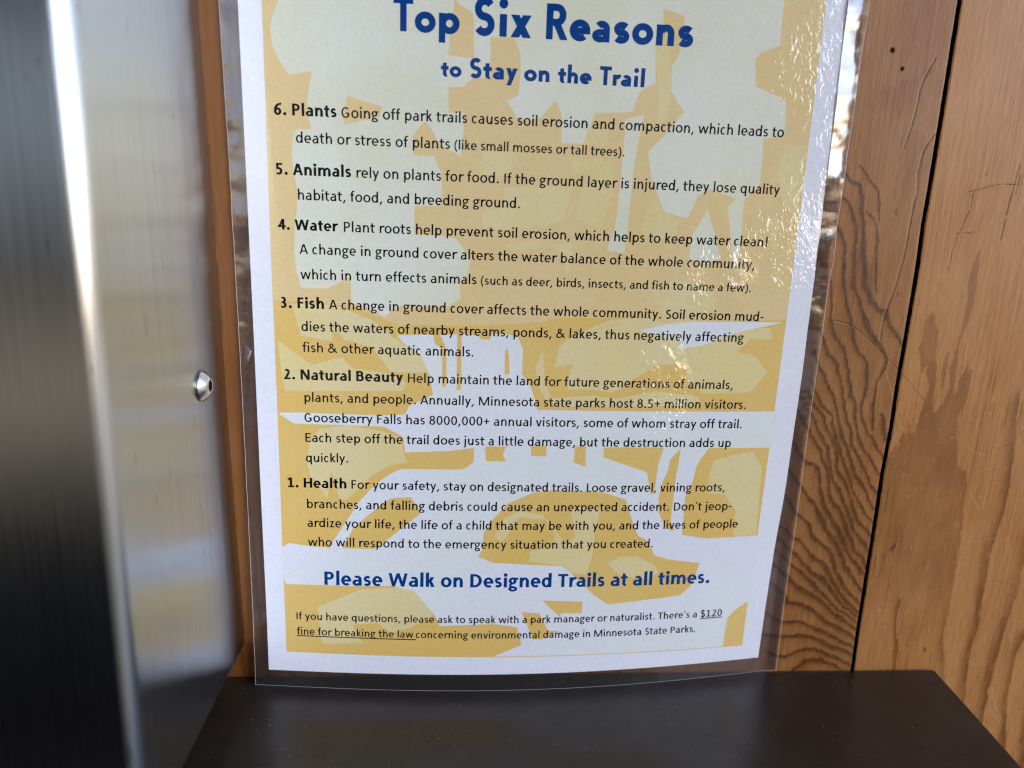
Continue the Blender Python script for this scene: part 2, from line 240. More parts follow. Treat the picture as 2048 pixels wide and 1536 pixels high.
GRAIN=[
([(115.52, 214.04), (118.14, 210.93), (121.76, 209.85), (123.45, 203.01), (125.13, 194.85), (126.62, 186.57), (127.77, 179.0), (129.64, 172.64), (132.8, 166.68), (136.05, 163.28), (140.01, 161.19), (142.6, 155.43), (146.32, 151.86), (148.5, 148.84)], 1.8),
([(114.52, 205.93), (117.83, 203.64), (121.6, 196.46), (122.96, 190.64), (123.21, 182.21), (123.75, 175.82), (125.62, 169.6), (128.65, 164.33), (130.72, 159.58), (135.86, 151.83), (139.0, 149.14), (142.17, 143.77), (142.18, 138.38), (140.59, 133.75), (140.26, 126.37), (140.5, 119.34), (141.65, 113.32)], 1.6),
([(144.28, 119.82), (146.6, 113.39), (148.51, 108.2)], 2.0),
([(114.31, 194.9), (117.16, 190.45), (119.07, 184.2), (119.8, 175.71), (121.83, 168.11), (124.69, 159.84), (126.22, 155.05), (129.14, 148.01), (133.05, 143.58), (135.03, 138.24), (135.51, 130.93), (135.16, 124.9), (136.01, 119.27), (138.79, 112.29), (142.18, 108.55), (145.67, 104.22), (148.47, 98.95)], 1.6),
([(115.53, 173.64), (116.34, 165.0), (117.26, 158.45), (118.78, 153.56), (122.68, 148.78), (125.75, 143.42), (127.87, 135.39), (129.86, 127.67), (132.18, 123.47), (133.38, 116.87), (135.14, 110.85), (138.36, 105.22), (142.57, 100.44), (144.81, 96.54), (147.71, 92.71)], 1.4),
([(112.99, 155.14), (114.75, 151.35), (117.22, 145.5), (120.35, 142.49), (123.41, 137.18), (125.81, 130.76), (127.66, 123.82), (129.57, 117.35), (131.72, 112.19), (132.83, 107.56), (135.92, 102.78), (141.37, 94.08), (144.02, 89.2), (148.0, 85.29)], 1.4),
([(111.75, 146.0), (115.04, 138.67), (119.03, 132.52), (122.55, 127.0), (124.94, 120.59), (126.53, 115.48), (128.93, 109.25), (131.01, 106.01), (133.91, 98.8), (137.9, 91.59), (141.28, 88.17), (144.6, 82.32), (147.81, 77.32)], 1.4),
([(111.61, 134.67), (114.94, 128.67), (119.06, 122.41), (122.32, 119.57), (123.91, 114.37), (126.69, 108.35), (130.66, 98.76), (134.46, 92.14), (138.02, 84.31), (141.19, 79.34), (145.28, 74.32), (148.19, 71.34)], 1.2),
([(111.33, 130.49), (114.23, 124.56), (118.51, 119.51), (121.75, 113.04), (124.76, 108.32), (127.35, 102.24), (129.26, 94.98), (132.85, 89.67), (136.22, 83.16), (138.7, 76.81), (141.89, 71.77), (145.31, 68.32), (148.25, 65.17)], 1.4),
([(108.26, 128.35), (111.05, 123.13), (114.46, 118.94), (117.93, 113.85), (120.59, 108.27), (123.29, 103.51), (125.82, 96.28), (128.25, 89.07), (131.8, 84.26), (135.08, 78.16), (137.68, 73.25), (141.78, 65.15), (146.56, 60.15), (148.01, 58.04)], 1.4),
([(107.32, 122.65), (110.51, 117.6), (113.88, 112.93), (117.61, 107.36), (121.26, 101.08), (124.55, 94.49), (126.43, 86.7), (127.74, 82.65), (131.23, 78.13), (133.77, 74.26), (137.76, 66.67), (141.81, 58.97), (146.62, 53.31), (147.63, 50.22)], 1.6),
([(107.7, 108.1), (114.01, 99.02), (118.55, 97.31), (121.09, 92.9), (122.69, 87.56), (125.37, 79.23), (127.81, 75.15), (130.78, 71.26), (134.48, 65.73), (138.96, 58.5), (142.79, 52.36), (147.56, 47.11), (148.88, 43.51)], 1.8),
([(108.3, 95.0), (114.23, 87.49), (118.08, 83.03), (121.43, 79.21), (124.67, 73.18), (129.0, 66.64), (133.74, 60.6), (137.1, 54.37), (140.5, 48.07), (144.11, 43.52), (148.33, 38.19)], 2.0),
([(106.32, 84.97), (113.74, 76.21), (119.8, 70.15), (121.32, 66.15), (125.76, 61.98), (130.83, 57.54), (133.53, 51.88), (137.54, 44.49), (141.88, 38.69), (148.22, 32.83)], 1.8),
([(105.97, 70.23), (113.2, 65.06), (116.36, 63.58), (120.47, 58.46), (125.36, 54.36), (129.78, 50.7), (132.98, 45.45), (136.67, 40.16), (141.98, 34.08), (147.71, 28.66)], 1.8),
([(105.43, 65.63), (113.16, 58.45), (116.87, 55.41), (122.07, 49.75), (125.85, 46.65), (129.51, 44.5), (134.32, 39.2), (137.84, 35.19), (143.62, 29.91), (147.79, 26.57)], 1.6),
([(105.84, 58.67), (112.86, 53.06), (117.16, 49.75), (121.39, 46.42), (127.04, 41.14), (132.79, 35.57), (138.52, 30.43), (144.11, 26.59), (148.05, 23.33)], 1.4),
([(105.89, 52.82), (112.67, 46.43), (119.25, 40.54), (127.77, 35.83), (133.37, 31.43), (139.07, 26.62), (144.75, 22.26), (148.09, 20.0)], 1.8),
([(105.77, 44.53), (112.8, 37.33), (114.72, 33.7), (121.31, 32.46), (127.82, 28.76), (133.34, 24.56), (138.15, 21.8), (143.15, 19.04), (148.35, 15.14)], 2.0),
([(104.95, 28.88), (112.97, 24.19), (120.4, 24.63), (125.71, 22.38), (130.93, 20.12), (137.86, 17.4), (143.49, 13.53), (148.38, 11.22)], 1.6),
([(105.74, 18.32), (113.34, 17.52), (120.22, 17.21), (127.36, 16.91), (133.68, 14.36), (139.15, 11.55), (144.6, 9.11), (148.41, 6.92)], 2.0),
([(108.91, 8.82), (116.56, 7.23), (124.26, 9.93), (130.3, 10.38), (136.67, 7.79), (142.14, 5.2), (148.62, 2.33)], 1.6),
([(121.49, 0.08), (126.95, 4.35), (132.96, 5.3), (138.39, 2.95), (144.01, 0.34)], 1.8),
([(120.5, 217.53), (123.66, 213.63), (128.79, 208.66), (129.97, 204.99), (131.55, 197.54)], 0.8),
([(125.58, 201.1), (129.67, 196.73), (131.93, 186.13), (132.54, 178.41), (134.94, 169.65)], 0.6)]
STAIN=[
[(158.9, 161.69), (161.12, 156.27), (162.76, 150.59), (162.56, 143.36), (159.28, 141.42), (158.41, 137.86), (156.78, 142.41), (155.08, 147.34), (156.33, 158.39)],
[(167.39, 148.43), (168.89, 142.56), (168.78, 130.13), (167.21, 130.44), (166.43, 138.44)],
[(174.87, 165.11), (173.89, 155.76), (172.37, 143.98), (172.9, 133.51), (172.25, 128.83), (170.89, 131.57), (170.71, 143.11), (171.64, 153.05), (171.64, 163.21)],
[(173.76, 189.34), (175.36, 175.7), (175.04, 165.31), (172.06, 163.22), (170.99, 175.57), (172.4, 183.47)],
[(150.44, 101.63), (153.14, 107.82), (156.39, 111.79), (156.63, 116.78), (158.81, 111.6), (160.23, 117.27), (161.46, 123.95), (161.86, 129.07), (160.34, 141.45), (162.49, 143.78), (164.85, 135.26), (165.06, 126.79), (165.92, 123.17), (168.8, 122.78), (169.96, 128.36), (171.53, 131.58), (173.72, 129.07), (176.24, 135.26), (177.89, 139.08), (179.9, 138.7), (180.28, 132.16), (179.31, 124.67), (177.8, 119.91), (179.34, 105.72), (180.97, 99.3), (185.47, 93.06), (186.77, 88.55), (187.1, 79.63), (188.62, 65.44), (188.06, 58.1), (189.28, 40.76), (189.29, 27.96), (190.0, 14.91), (193.3, -2.04), (148.49, -1.51), (148.16, 34.79), (148.36, 77.32), (148.68, 97.62)]]
RINGS=[
([(179.34, 105.72), (181.5, 98.86), (185.82, 92.39), (186.77, 88.55), (187.1, 79.63), (188.62, 65.44), (188.06, 58.1), (189.28, 40.76), (189.4, 27.96), (190.12, 14.91), (193.31, -0.75), (193.74, -16.47)], 3.2),
([(202.03, 135.32), (203.85, 115.95), (205.49, 98.22), (206.58, 80.68), (205.34, 67.61), (203.49, 56.05), (204.14, 40.85), (204.55, 27.88), (204.23, 14.8), (204.17, 1.31), (205.57, -15.05), (206.44, -32.77)], 4.0),
([(219.16, 70.72), (220.65, 47.63), (218.97, 27.81), (217.58, 14.69), (216.93, 1.17), (216.25, -8.86), (216.37, -21.88), (217.19, -43.94)], 4.8),
([(229.46, 21.96), (227.76, 11.79), (226.05, 5.63), (226.3, -8.07), (226.94, -17.23), (230.56, -41.18), (233.84, -61.11)], 3.6),
([(240.28, -11.83), (240.0, -27.94), (241.48, -44.45), (243.5, -61.35)], 4.0),
([(165.66, 37.17), (166.27, 23.61), (169.06, 12.3), (170.05, 0.55)], 2.0)]
SCR=[
([(143.17, 256.25), (141.4, 252.04), (139.44, 246.59), (138.8, 240.08), (137.98, 232.26), (136.23, 223.93)], 0.6),
([(147.5, 229.6), (144.21, 223.52), (143.56, 217.48), (143.35, 215.82), (144.18, 208.65), (143.72, 203.78), (143.39, 195.47), (143.18, 185.8), (142.08, 176.34), (141.42, 171.6), (139.65, 163.41), (138.58, 155.74), (138.76, 150.67)], 0.64),
([(118.57, 157.96), (125.19, 156.43), (134.21, 150.36), (143.92, 142.05), (152.09, 134.91), (161.13, 125.87)], 0.32),
([(183.2, 219.89), (182.47, 210.57), (181.73, 201.11)], 0.6),
([(181.71, 199.2), (181.19, 191.51)], 0.5),
([(184.36, 216.23), (183.87, 208.74)], 0.5),
([(166.51, 210.0), (166.77, 204.39), (165.4, 198.66), (163.41, 192.87), (162.43, 187.06), (161.79, 179.25)], 0.36),
([(164.47, 209.0), (177.04, 212.24), (186.83, 212.22)], 0.32),
([(162.73, 193.23), (170.41, 193.86)], 0.32)]
LIGHT=[
([(142.67, 137.97), (146.91, 128.81), (150.5, 118.63), (154.75, 112.51)], 0.36),
([(184.01, 105.56), (187.7, 103.61), (192.43, 102.11)], 0.36),
([(188.22, 85.6), (191.12, 82.18), (194.26, 77.59)], 0.36),
([(189.43, 64.73), (194.36, 62.86), (202.14, 64.06), (206.45, 65.49)], 0.32),
([(217.49, -10.2), (219.53, -16.85), (223.84, -24.96), (226.63, -29.06)], 0.6),
([(219.12, -22.19), (223.89, -27.66), (226.27, -30.96)], 0.6)]
HOLES=[(126.17, 258.02, 0.87), (131.0, 251.92, 0.76)]
SPOT=[(136.9, 200.55, 1.33, 0.5), (158.41, 59.24, 1.33, 0.6), (159.23, 61.12, 0.95, 0.6), (156.9, 58.76, 0.76, 0.5), (181.69, 9.9, 1.14, 0.8), (170.6, 216.09, 0.76, 0.5), (145.12, 47.35, 0.76, 0.7), (139.91, 49.03, 0.57, 0.7), (142.9, 168.87, 0.95, 0.5), (237.56, -38.84, 1.14, 0.6), (214.93, -20.79, 0.95, 0.5)]
GAP=[(148.95, 276.08), (149.11, 243.69), (149.08, 224.07), (149.03, 208.45), (148.9, 195.27), (149.34, 180.84), (149.2, 155.99), (148.91, 132.22), (149.17, 110.82), (148.55, 94.28), (148.93, 62.27), (148.93, 37.22), (149.01, 19.99), (149.47, -0.24)]
BOXP=(-117.79, 15.97, 0.01517)
BP=[8.8023e-09, -1.3786e-07, -0.00081776, -0.027265, 11.051]
TAU=88.62
SHELFR=[(188.5, 0.1), (183.5, -60.4)]

# ---------------------------------------------------------------- helpers
C = scene.collection
def link_mesh(name, verts, faces, mats, parent=None, smooth=False, mat_idx=None, normals=None):
    me = bpy.data.meshes.new(name)
    me.from_pydata([tuple(v) for v in verts], [], [tuple(f) for f in faces])
    for m in (mats if isinstance(mats, (list, tuple)) else [mats]): me.materials.append(m)
    if mat_idx is not None: me.polygons.foreach_set('material_index', np.asarray(mat_idx, dtype=np.int32))
    if smooth: me.polygons.foreach_set('use_smooth', np.ones(len(me.polygons), dtype=bool))
    me.update()
    if normals is not None: me.normals_split_custom_set_from_vertices([tuple(v) for v in normals])
    o = bpy.data.objects.new(name, me)
    C.objects.link(o)
    if parent is not None: o.parent = parent
    return o
def thing(o, label, cat):
    o['label'] = label; o['category'] = cat
    return o
def root(name, loc, label, cat, rot=(0, 0, 0)):
    o = bpy.data.objects.new(name, None); o.empty_display_size = 0.02
    C.objects.link(o); o.location = loc; o.rotation_euler = rot
    return thing(o, label, cat)
def material(name):
    m = bpy.data.materials.new(name); m.use_nodes = True
    m.node_tree.nodes.clear()
    t = NT(m.node_tree)
    p = t.n('ShaderNodeBsdfPrincipled')
    out = t.n('ShaderNodeOutputMaterial')
    t.link(p.outputs[0], out.inputs['Surface'])
    return m, t, p, out
def bump(t, height, dist, strength=1.0, normal=None):
    b = t.n('ShaderNodeBump'); t.put(b.inputs['Height'], height)
    b.inputs['Distance'].default_value = dist; b.inputs['Strength'].default_value = strength
    if normal is not None: t.link(normal, b.inputs['Normal'])
    return b.outputs[0]
def fbm(x, y, seed, octaves=4, gain=0.5):
    """value noise on numpy arrays, about -1..1"""
    rs = np.random.RandomState(seed); tab = rs.rand(256, 256)*2-1
    tot = np.zeros_like(x); a = 1.0; nrm = 0.0
    for o in range(octaves):
        xi = np.floor(x).astype(int); yi = np.floor(y).astype(int)
        fx = x-xi; fy = y-yi; fx = fx*fx*(3-2*fx); fy = fy*fy*(3-2*fy)
        g = lambda i, j: tab[i & 255, j & 255]
        v = (g(xi, yi)*(1-fx)+g(xi+1, yi)*fx)*(1-fy)+(g(xi, yi+1)*(1-fx)+g(xi+1, yi+1)*fx)*fy
        tot += a*v; nrm += a; a *= gain; x = x*2.03+17.1; y = y*2.03+5.3
    return tot/nrm
def in_poly(px, py, poly):
    x = np.array([p[0] for p in poly]); y = np.array([p[1] for p in poly])
    c = np.zeros(len(px), dtype=bool); j = len(x)-1
    for i in range(len(x)):
        if y[i] != y[j]:
            c ^= ((y[i] > py) != (y[j] > py)) & (px < (x[j]-x[i])*(py-y[i])/(y[j]-y[i])+x[i])
        j = i
    return c
def polyline_dist(px, pz, pts, reach):
    """unsigned distance, signed side (+ = left of travel) and arc position to a polyline"""
    best = np.full(len(px), 1e9); side = np.zeros(len(px)); arc = np.zeros(len(px)); s0 = 0.0
    tot = sum(math.dist(a, b) for a, b in zip(pts, pts[1:]))
    for (ax, az_), (bx, bz) in zip(pts, pts[1:]):
        L = math.dist((ax, az_), (bx, bz))
        sel = np.nonzero((px > min(ax, bx)-reach) & (px < max(ax, bx)+reach) & (pz > min(az_, bz)-reach) & (pz < max(az_, bz)+reach))[0]
        if len(sel) and L > 1e-6:
            ux, uz = (bx-ax)/L, (bz-az_)/L
            qx = px[sel]-ax; qz = pz[sel]-az_
            t = np.clip(qx*ux+qz*uz, 0, L)
            d = np.hypot(qx-t*ux, qz-t*uz)
            up = d < best[sel]
            i = sel[up]; best[i] = d[up]; side[i] = (ux*qz-uz*qx)[up]; arc[i] = (s0+t[up])/tot
        s0 += L
    return best, side, arc
def smooth_line(pts, n=4):
    """Catmull-Rom resample"""
    P = [pts[0]]+list(pts)+[pts[-1]]; out = []
    for i in range(1, len(P)-2):
        p0, p1, p2, p3 = [np.array(p) for p in P[i-1:i+3]]
        for k in range(n):
            t = k/n
            out.append(tuple(0.5*((2*p1)+(-p0+p2)*t+(2*p0-5*p1+4*p2-p3)*t*t+(-p0+3*p1-3*p2+p3)*t**3)))
    out.append(tuple(pts[-1])); return out
def sstep(v, a, b):
    t = np.clip((v-a)/(b-a), 0, 1); return t*t*(3-2*t)

# ---------------------------------------------------------------- plywood wall
def wood_material(name, early, late, warm):
    m, t, p, out = material(name)
    co = t.n('ShaderNodeTexCoord').outputs['Object']
    fib = t.noise(t.mapped(co, (900, 900, 26)), 1.0, 4, 0.6)                 # long fibres
    fib2 = t.noise(t.mapped(co, (2600, 2600, 160), (3, 1, 2)), 1.0, 3, 0.6)  # pores
    blot = t.noise(t.mapped(co, (38, 38, 14), (7, 0, 1)), 1.0, 4, 0.55, 0.6)
    grain = t.attr('grain'); tone = t.attr('tone'); scr = t.attr('mark'); hole = t.attr('hole')
    col = t.mix(t.ramp(blot, 0.3, 0.7), early, warm)
    dash = t.ramp(t.noise(t.mapped(co, (1500, 1500, 62), (5, 2, 9)), 1.0, 2, 0.5, 0.3), 0.61, 0.70)
    f = t.m('ADD', t.m('MULTIPLY', t.m('SUBTRACT', fib, 0.5), t.ramp(blot, 0.35, 0.65, 0.7, 2.4)), t.m('MULTIPLY', t.m('SUBTRACT', fib2, 0.5), 1.6))
    f = t.m('ADD', f, t.m('MULTIPLY', dash, 0.40))
    col = t.mix(t.m('MULTIPLY', t.m('MAXIMUM', f, 0.0), 0.75, clamp=True), col, late)
    lift = t.m('ADD', 1.0, t.m('MULTIPLY', t.m('MINIMUM', f, 0.0), -0.55))
    col = t.mix(1.0, col, lift, 'MULTIPLY')
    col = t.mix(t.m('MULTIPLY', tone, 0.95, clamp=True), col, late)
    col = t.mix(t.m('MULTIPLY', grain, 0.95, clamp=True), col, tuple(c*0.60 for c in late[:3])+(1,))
    col = t.mix(t.m('MAXIMUM', t.m('MULTIPLY', scr, 0.7), 0.0, clamp=True), col, (0.55, 0.36, 0.19, 1))
    col = t.mix(t.m('MULTIPLY', t.m('MINIMUM', scr, 0.0), -0.9, clamp=True), col, (0.05, 0.018, 0.006, 1))
    col = t.mix(hole, col, (0.006, 0.004, 0.003, 1))
    t.link(col, p.inputs['Base Color'])
    rg = t.m('ADD', t.m('MULTIPLY', fib, 0.22), 0.30)
    rg = t.m('ADD', rg, t.m('MULTIPLY', hole, 0.5))
    t.put(p.inputs['Roughness'], rg)
    p.inputs['Specular IOR Level'].default_value = 0.24
    h = t.m('ADD', t.m('MULTIPLY', grain, 0.35), t.m('ADD', t.m('MULTIPLY', fib, -0.5), t.m('MULTIPLY', fib2, -0.35)))
    h = t.m('ADD', h, t.m('MULTIPLY', scr, 0.9))
    h = t.m('ADD', h, t.m('MULTIPLY', hole, -2.0))
    t.link(bump(t, h, 0.00013, 0.8), p.inputs['Normal'])
    return m
fir_a = wood_material('fir_plywood', (0.385, 0.166, 0.050, 1), (0.125, 0.038, 0.006, 1), (0.325, 0.120, 0.029, 1))
fir_b = wood_material('fir_plywood_pale', (0.51, 0.232, 0.075, 1), (0.205, 0.068, 0.012, 1), (0.45, 0.178, 0.045, 1))

edge_m, t, p, _ = material('gap_shade_edge')  # board edges and back painted near black for the shade inside the joint
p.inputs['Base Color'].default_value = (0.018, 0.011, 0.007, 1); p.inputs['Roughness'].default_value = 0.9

def gap_x(z):
    zs = np.array([g[1] for g in GAP][::-1]); xs = np.array([g[0] for g in GAP][::-1])
    return np.interp(z, zs, xs)

def board(name, x0, x1, z0, z1, dense, mats, edge=None, thick=12.0):
    """one sheet of plywood: front face a grid (dense where seen), with back and edges; x,z in mm"""
    dx0, dx1, dz0, dz1, step = dense
    xs = np.unique(np.concatenate([np.linspace(x0, dx0, 8), np.arange(dx0, dx1, step), np.linspace(dx1, x1, 8)]))
    zs = np.unique(np.concatenate([np.linspace(z0, dz0, 8), np.arange(dz0, dz1, step), np.linspace(dz1, z1, 8)]))
    X, Z = np.meshgrid(xs, zs)
    nx, nz = len(xs), len(zs)
    if edge:                                   # follow the ragged saw-cut edge along the gap
        rag = gap_x(Z)+0.20*fbm(Z*0.55, Z*0+edge[1]*7, 11)+0.25*np.minimum(fbm(Z*0.21, Z*0+edge[1]*3, 12)-0.25, 0)*(-1 if edge[0] == 'l' else 1)+edge[1]
        wgt = np.exp(-np.abs(X-(x1 if edge[0] == 'r' else x0))/1.6)
        X = X+wgt*(rag-(x1 if edge[0] == 'r' else x0))
    Y = np.zeros_like(X)
    if edge:                                   # eased edge
        d = (gap_x(Z)+edge[1]-X)*(1 if edge[0] == 'r' else -1)
        Y = 0.3*np.exp(-np.maximum(d, 0)/0.22)
    V = np.stack([X.ravel(), Y.ravel(), Z.ravel()], 1)
    idx = np.arange(nx*nz).reshape(nz, nx)
    F = np.stack([idx[:-1, :-1].ravel(), idx[:-1, 1:].ravel(), idx[1:, 1:].ravel(), idx[1:, :-1].ravel()], 1).tolist()
    rim = list(idx[0, :])+list(idx[1:, -1])+list(idx[-1, -2::-1])+list(idx[-2:0:-1, 0])
    n0 = len(V)
    V = np.concatenate([V, V[rim]+np.array([0, thick, 0])*1.0])
    k = len(rim)
    F += [[rim[i], n0+i, n0+(i+1) % k, rim[(i+1) % k]] for i in range(k)]
    F.append([n0+i for i in range(k)][::-1])
    nf = (nx-1)*(nz-1)
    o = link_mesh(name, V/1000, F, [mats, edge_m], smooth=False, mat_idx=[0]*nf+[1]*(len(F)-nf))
    return o, np.concatenate([X.ravel(), V[n0:, 0]]), np.concatenate([Z.ravel(), V[n0:, 2]])
def set_attr(o, name, v):
    a = o.data.attributes.new(name, 'FLOAT', 'POINT'); a.data.foreach_set('value', v.astype(np.float32))

def marks(X, Z):
    mk = np.zeros(len(X)); hole = np.zeros(len(X))
    wob = 0.25*fbm(X*0.5, Z*0.5, 31)
    for pts, w in SCR:
        d, s, a = polyline_dist(X, Z, smooth_line(pts), 4)
        sd = np.where(s < 0, -d, d)+wob*0.5
        mk -= np.exp(-(sd/(w*0.62))**2)*1.0*(0.62+0.45*fbm(X*.8, Z*.3, 5)+.2)
        mk += np.exp(-((sd+w*1.1)/(w*0.7))**2)*0.34  # pale line beside each scratch: its lit side, put into the colour
    for pts, w in LIGHT:
        d, s, a = polyline_dist(X, Z, smooth_line(pts), 4)
        mk += np.exp(-(d/(w*0.6))**2)*0.6
    for x, z, r in HOLES:
        d = np.hypot(X-x, (Z-z)*0.9)+0.12*fbm(X*2, Z*2, 3)
        hole = np.maximum(hole, 1-sstep(d, r*0.8, r*1.12))
    for x, z, r, k in SPOT:
        d = np.hypot((X-x)*1.3, (Z-z)*0.75)+0.5*fbm(X*.9, Z*.9, 13)
        mk -= (1-sstep(d, r*0.45, r*1.1))*k
    return np.clip(mk, -1, 1), hole

# the board behind the poster: wavy latewood lines
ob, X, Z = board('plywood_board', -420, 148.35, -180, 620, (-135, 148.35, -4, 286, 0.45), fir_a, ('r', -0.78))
wx = X+0.9*fbm(X*0.22, Z*0.22, 1)+0.45*fbm(X*0.9, Z*0.55, 2, 3)
wz = Z+0.9*fbm(X*0.22, Z*0.22, 4)+0.55*fbm(X*1.1, Z*0.4, 5, 3)
grain = np.zeros(len(X)); tone = np.zeros(len(X))
for pts, w in GRAIN:
    d, s, a = polyline_dist(wx, wz, smooth_line(pts), 9)
    sd = np.where(s > 0, -d, d)                     # negative = upper right of the line
    wv = 1.4*w*(0.75+0.5*fbm(X*0.12, Z*0.12, 8))*(0.55+0.45*np.sin(np.clip(a, 0, 1)*math.pi))
    core = sstep(sd, -0.55*wv-0.25, -0.35*wv+0.1)*(1-sstep(sd, 0.15*wv, 1.05*wv))
    grain = np.maximum(grain, core*(0.80+0.35*fbm(X*1.5, Z*0.5, 9)))
    tone = np.maximum(tone, 0.30*(1-sstep(np.abs(sd-0.6*wv), 0, 2.2*wv)))
# behind and left of the poster the rings go on as plain long bands
ph = (X+6*fbm(X*0.02, Z*0.012, 21)+1.2*fbm(X*0.2, Z*0.06, 22))/11.0
band = ph-np.floor(ph)
grain = np.maximum(grain, np.where(X < 62, 0.55*sstep(band, 0.72, 0.95)*(1-sstep(band, 0.955, 0.985)), 0))
tone += 0.22*fbm(X*0.05, Z*0.018, 23)+0.75*(X < -98)*sstep(X, -98, -109)  # strip left of the poster painted darker, for the shade beside the box
tone += 0.25*sstep(fbm(X*0.08, Z*0.05, 61), 0.15, 0.5)*(X > 100)
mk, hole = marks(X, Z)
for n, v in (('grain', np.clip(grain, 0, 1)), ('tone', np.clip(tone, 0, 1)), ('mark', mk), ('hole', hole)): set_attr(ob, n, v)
thing(ob, 'reddish fir plywood board with wavy dark grain lines behind the laminated poster', 'board')

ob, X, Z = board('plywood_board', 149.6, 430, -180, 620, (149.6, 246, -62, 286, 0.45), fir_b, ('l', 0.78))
wx = X+1.1*fbm(X*0.3, Z*0.10, 41)+0.7*fbm(X*1.2, Z*0.12, 42, 3)
wz = Z+3.0*fbm(X*0.5, Z*0.08, 43)+3.5*fbm(X*1.6, Z*0.2, 44, 3)
tone = 0.12*np.maximum(fbm(X*0.25, Z*0.03, 45), 0); grain = np.zeros(len(X))
st = np.zeros(len(X))
for i, poly in enumerate(STAIN):
    st = np.maximum(st, in_poly(wx, wz, poly)*(0.62 if i < 4 else 0.66*(0.25+0.75*sstep(Z+3*fbm(X*.2, Z*.1, 77), 8, 62))))
tone += st*(0.85+0.5*fbm(X*0.12, Z*0.06, 47))
for i, (pts, w) in enumerate(RINGS):
    d, s, a = polyline_dist(wx, Z+0.4*fbm(X, Z*.4, 48), smooth_line(pts), 14)
    sd = np.where(s < 0, d, -d)                     # positive = left of the ring line
    v = sstep(sd, -0.15, 0.30)*(1-sstep(sd, 0.2, 1.6*w))
    tone = np.maximum(tone, v*(1.0 if i else 0.7)*sstep(a, 0.0, 0.06)*(0.9+0.5*fbm(X*0.3, Z*0.06, 49)))
# hairline checks that run with the fibre
hair = fbm(X*1.7+0.4*fbm(X*0.1, Z*0.05, 51), Z*0.035, 52, 3)
grain += 0.55*sstep(hair, 0.34, 0.52)*sstep(fbm(X*0.06, Z*0.03, 53), -0.1, 0.4)
blister = fbm(X*0.33, Z*0.30, 71, 2)
mk, hole = marks(X, Z)
mk = mk+0.22*sstep(blister, 0.55, 0.68)*(Z < 130)-0.25*sstep(blister, 0.47, 0.54)*(1-sstep(blister, 0.55, 0.6))*(Z < 130)
for n, v in (('grain', np.clip(grain, 0, 1)), ('tone', np.clip(tone, 0, 1)), ('mark', np.clip(mk, -1, 1)), ('hole', hole)): set_attr(ob, n, v)
thing(ob, 'paler tan plywood board with a brown stain, right of the dark joint', 'board')

# near-black sheet behind the joint, part of nothing one could lift away
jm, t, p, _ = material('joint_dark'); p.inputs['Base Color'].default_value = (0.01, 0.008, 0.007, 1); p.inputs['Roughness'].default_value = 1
def box_mesh(x0, x1, y0, y1, z0, z1):
    v = [(x, y, z) for x in (x0, x1) for y in (y0, y1) for z in (z0, z1)]
    f = [(0, 1, 3, 2), (4, 6, 7, 5), (0, 4, 5, 1), (2, 3, 7, 6), (0, 2, 6, 4), (1, 5, 7, 3)]
    return v, f
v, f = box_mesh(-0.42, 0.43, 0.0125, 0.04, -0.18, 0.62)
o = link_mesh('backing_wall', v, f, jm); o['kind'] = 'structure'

# ---------------------------------------------------------------- shelf
sm, t, p, _ = material('painted_metal')
co = t.n('ShaderNodeTexCoord').outputs['Object']
dustn = t.noise(co, 1150.0, 1.0, 0.4)
dens = t.noise(co, 22.0, 3.0, 0.6)
sp = t.ramp(t.m('ADD', dustn, t.m('MULTIPLY', dens, 0.10)), 0.81, 0.83)
col = t.mix(t.noise(co, 60.0, 4.0), (0.020, 0.0140, 0.0105, 1), (0.029, 0.0200, 0.0145, 1))
haze_n = t.ramp(t.noise(co, 30.0, 5.0, 0.7), 0.4, 0.75)
col = t.mix(t.m('MULTIPLY', haze_n, 0.10), col, (0.16, 0.14, 0.12, 1))
col = t.mix(sp, col, (0.40, 0.36, 0.31, 1))
t.link(col, p.inputs['Base Color'])
t.put(p.inputs['Roughness'], t.m('ADD', 0.27, t.m('MULTIPLY', t.noise(co, 45.0, 4.0), 0.10)))
p.inputs['Specular IOR Level'].default_value = 0.5
t.link(bump(t, t.noise(co, 700.0, 2.0), 0.00003, 0.35), p.inputs['Normal'])
(xa, ya), (xb, yb) = SHELFR
k = (xb-xa)/(yb-ya)
prof = [(-300, -0.8), (xa-0.8, -0.8), (xa+k*-150, -150), (-300, -150)]
def slab(prof, z0, z1, bev):
    """prism with a small eased top edge"""
    cx = sum(p[0] for p in prof)/len(prof); cy = sum(p[1] for p in prof)/len(prof)
    def ins(d): 
        out = []
        n = len(prof)
        for i in range(n):
            a = np.array(prof[i-1]); b = np.array(prof[i]); c = np.array(prof[(i+1) % n])
            u = (b-a)/np.linalg.norm(b-a); w = (c-b)/np.linalg.norm(c-b)
            n1 = np.array([-u[1], u[0]]); n2 = np.array([-w[1], w[0]])
            s_ = 1 if np.dot(n1, np.array([cx, cy])-b) > 0 else -1
            bis = (n1+n2)*s_; bis /= max(1e-6, np.dot(bis, n1*s_))
            out.append(tuple(b+bis*d))
        return out
    rings = [(prof, z0), (prof, z1-bev), (ins(bev*0.3), z1-bev*0.3), (ins(bev), z1)]
    V, F = [], []
    n = len(prof)
    for r, z in rings: V += [(x/1000, y/1000, z/1000) for x, y in r]
    for i in range(len(rings)-1):
        for j in range(n): F.append((i*n+j, i*n+(j+1) % n, (i+1)*n+(j+1) % n, (i+1)*n+j))
    F.append(tuple(range((len(rings)-1)*n, len(rings)*n))); F.append(tuple(range(n))[::-1])
    return V, F
V, F = slab(prof, -16, 0, 0.7)
o = link_mesh('shelf', V, F, sm)
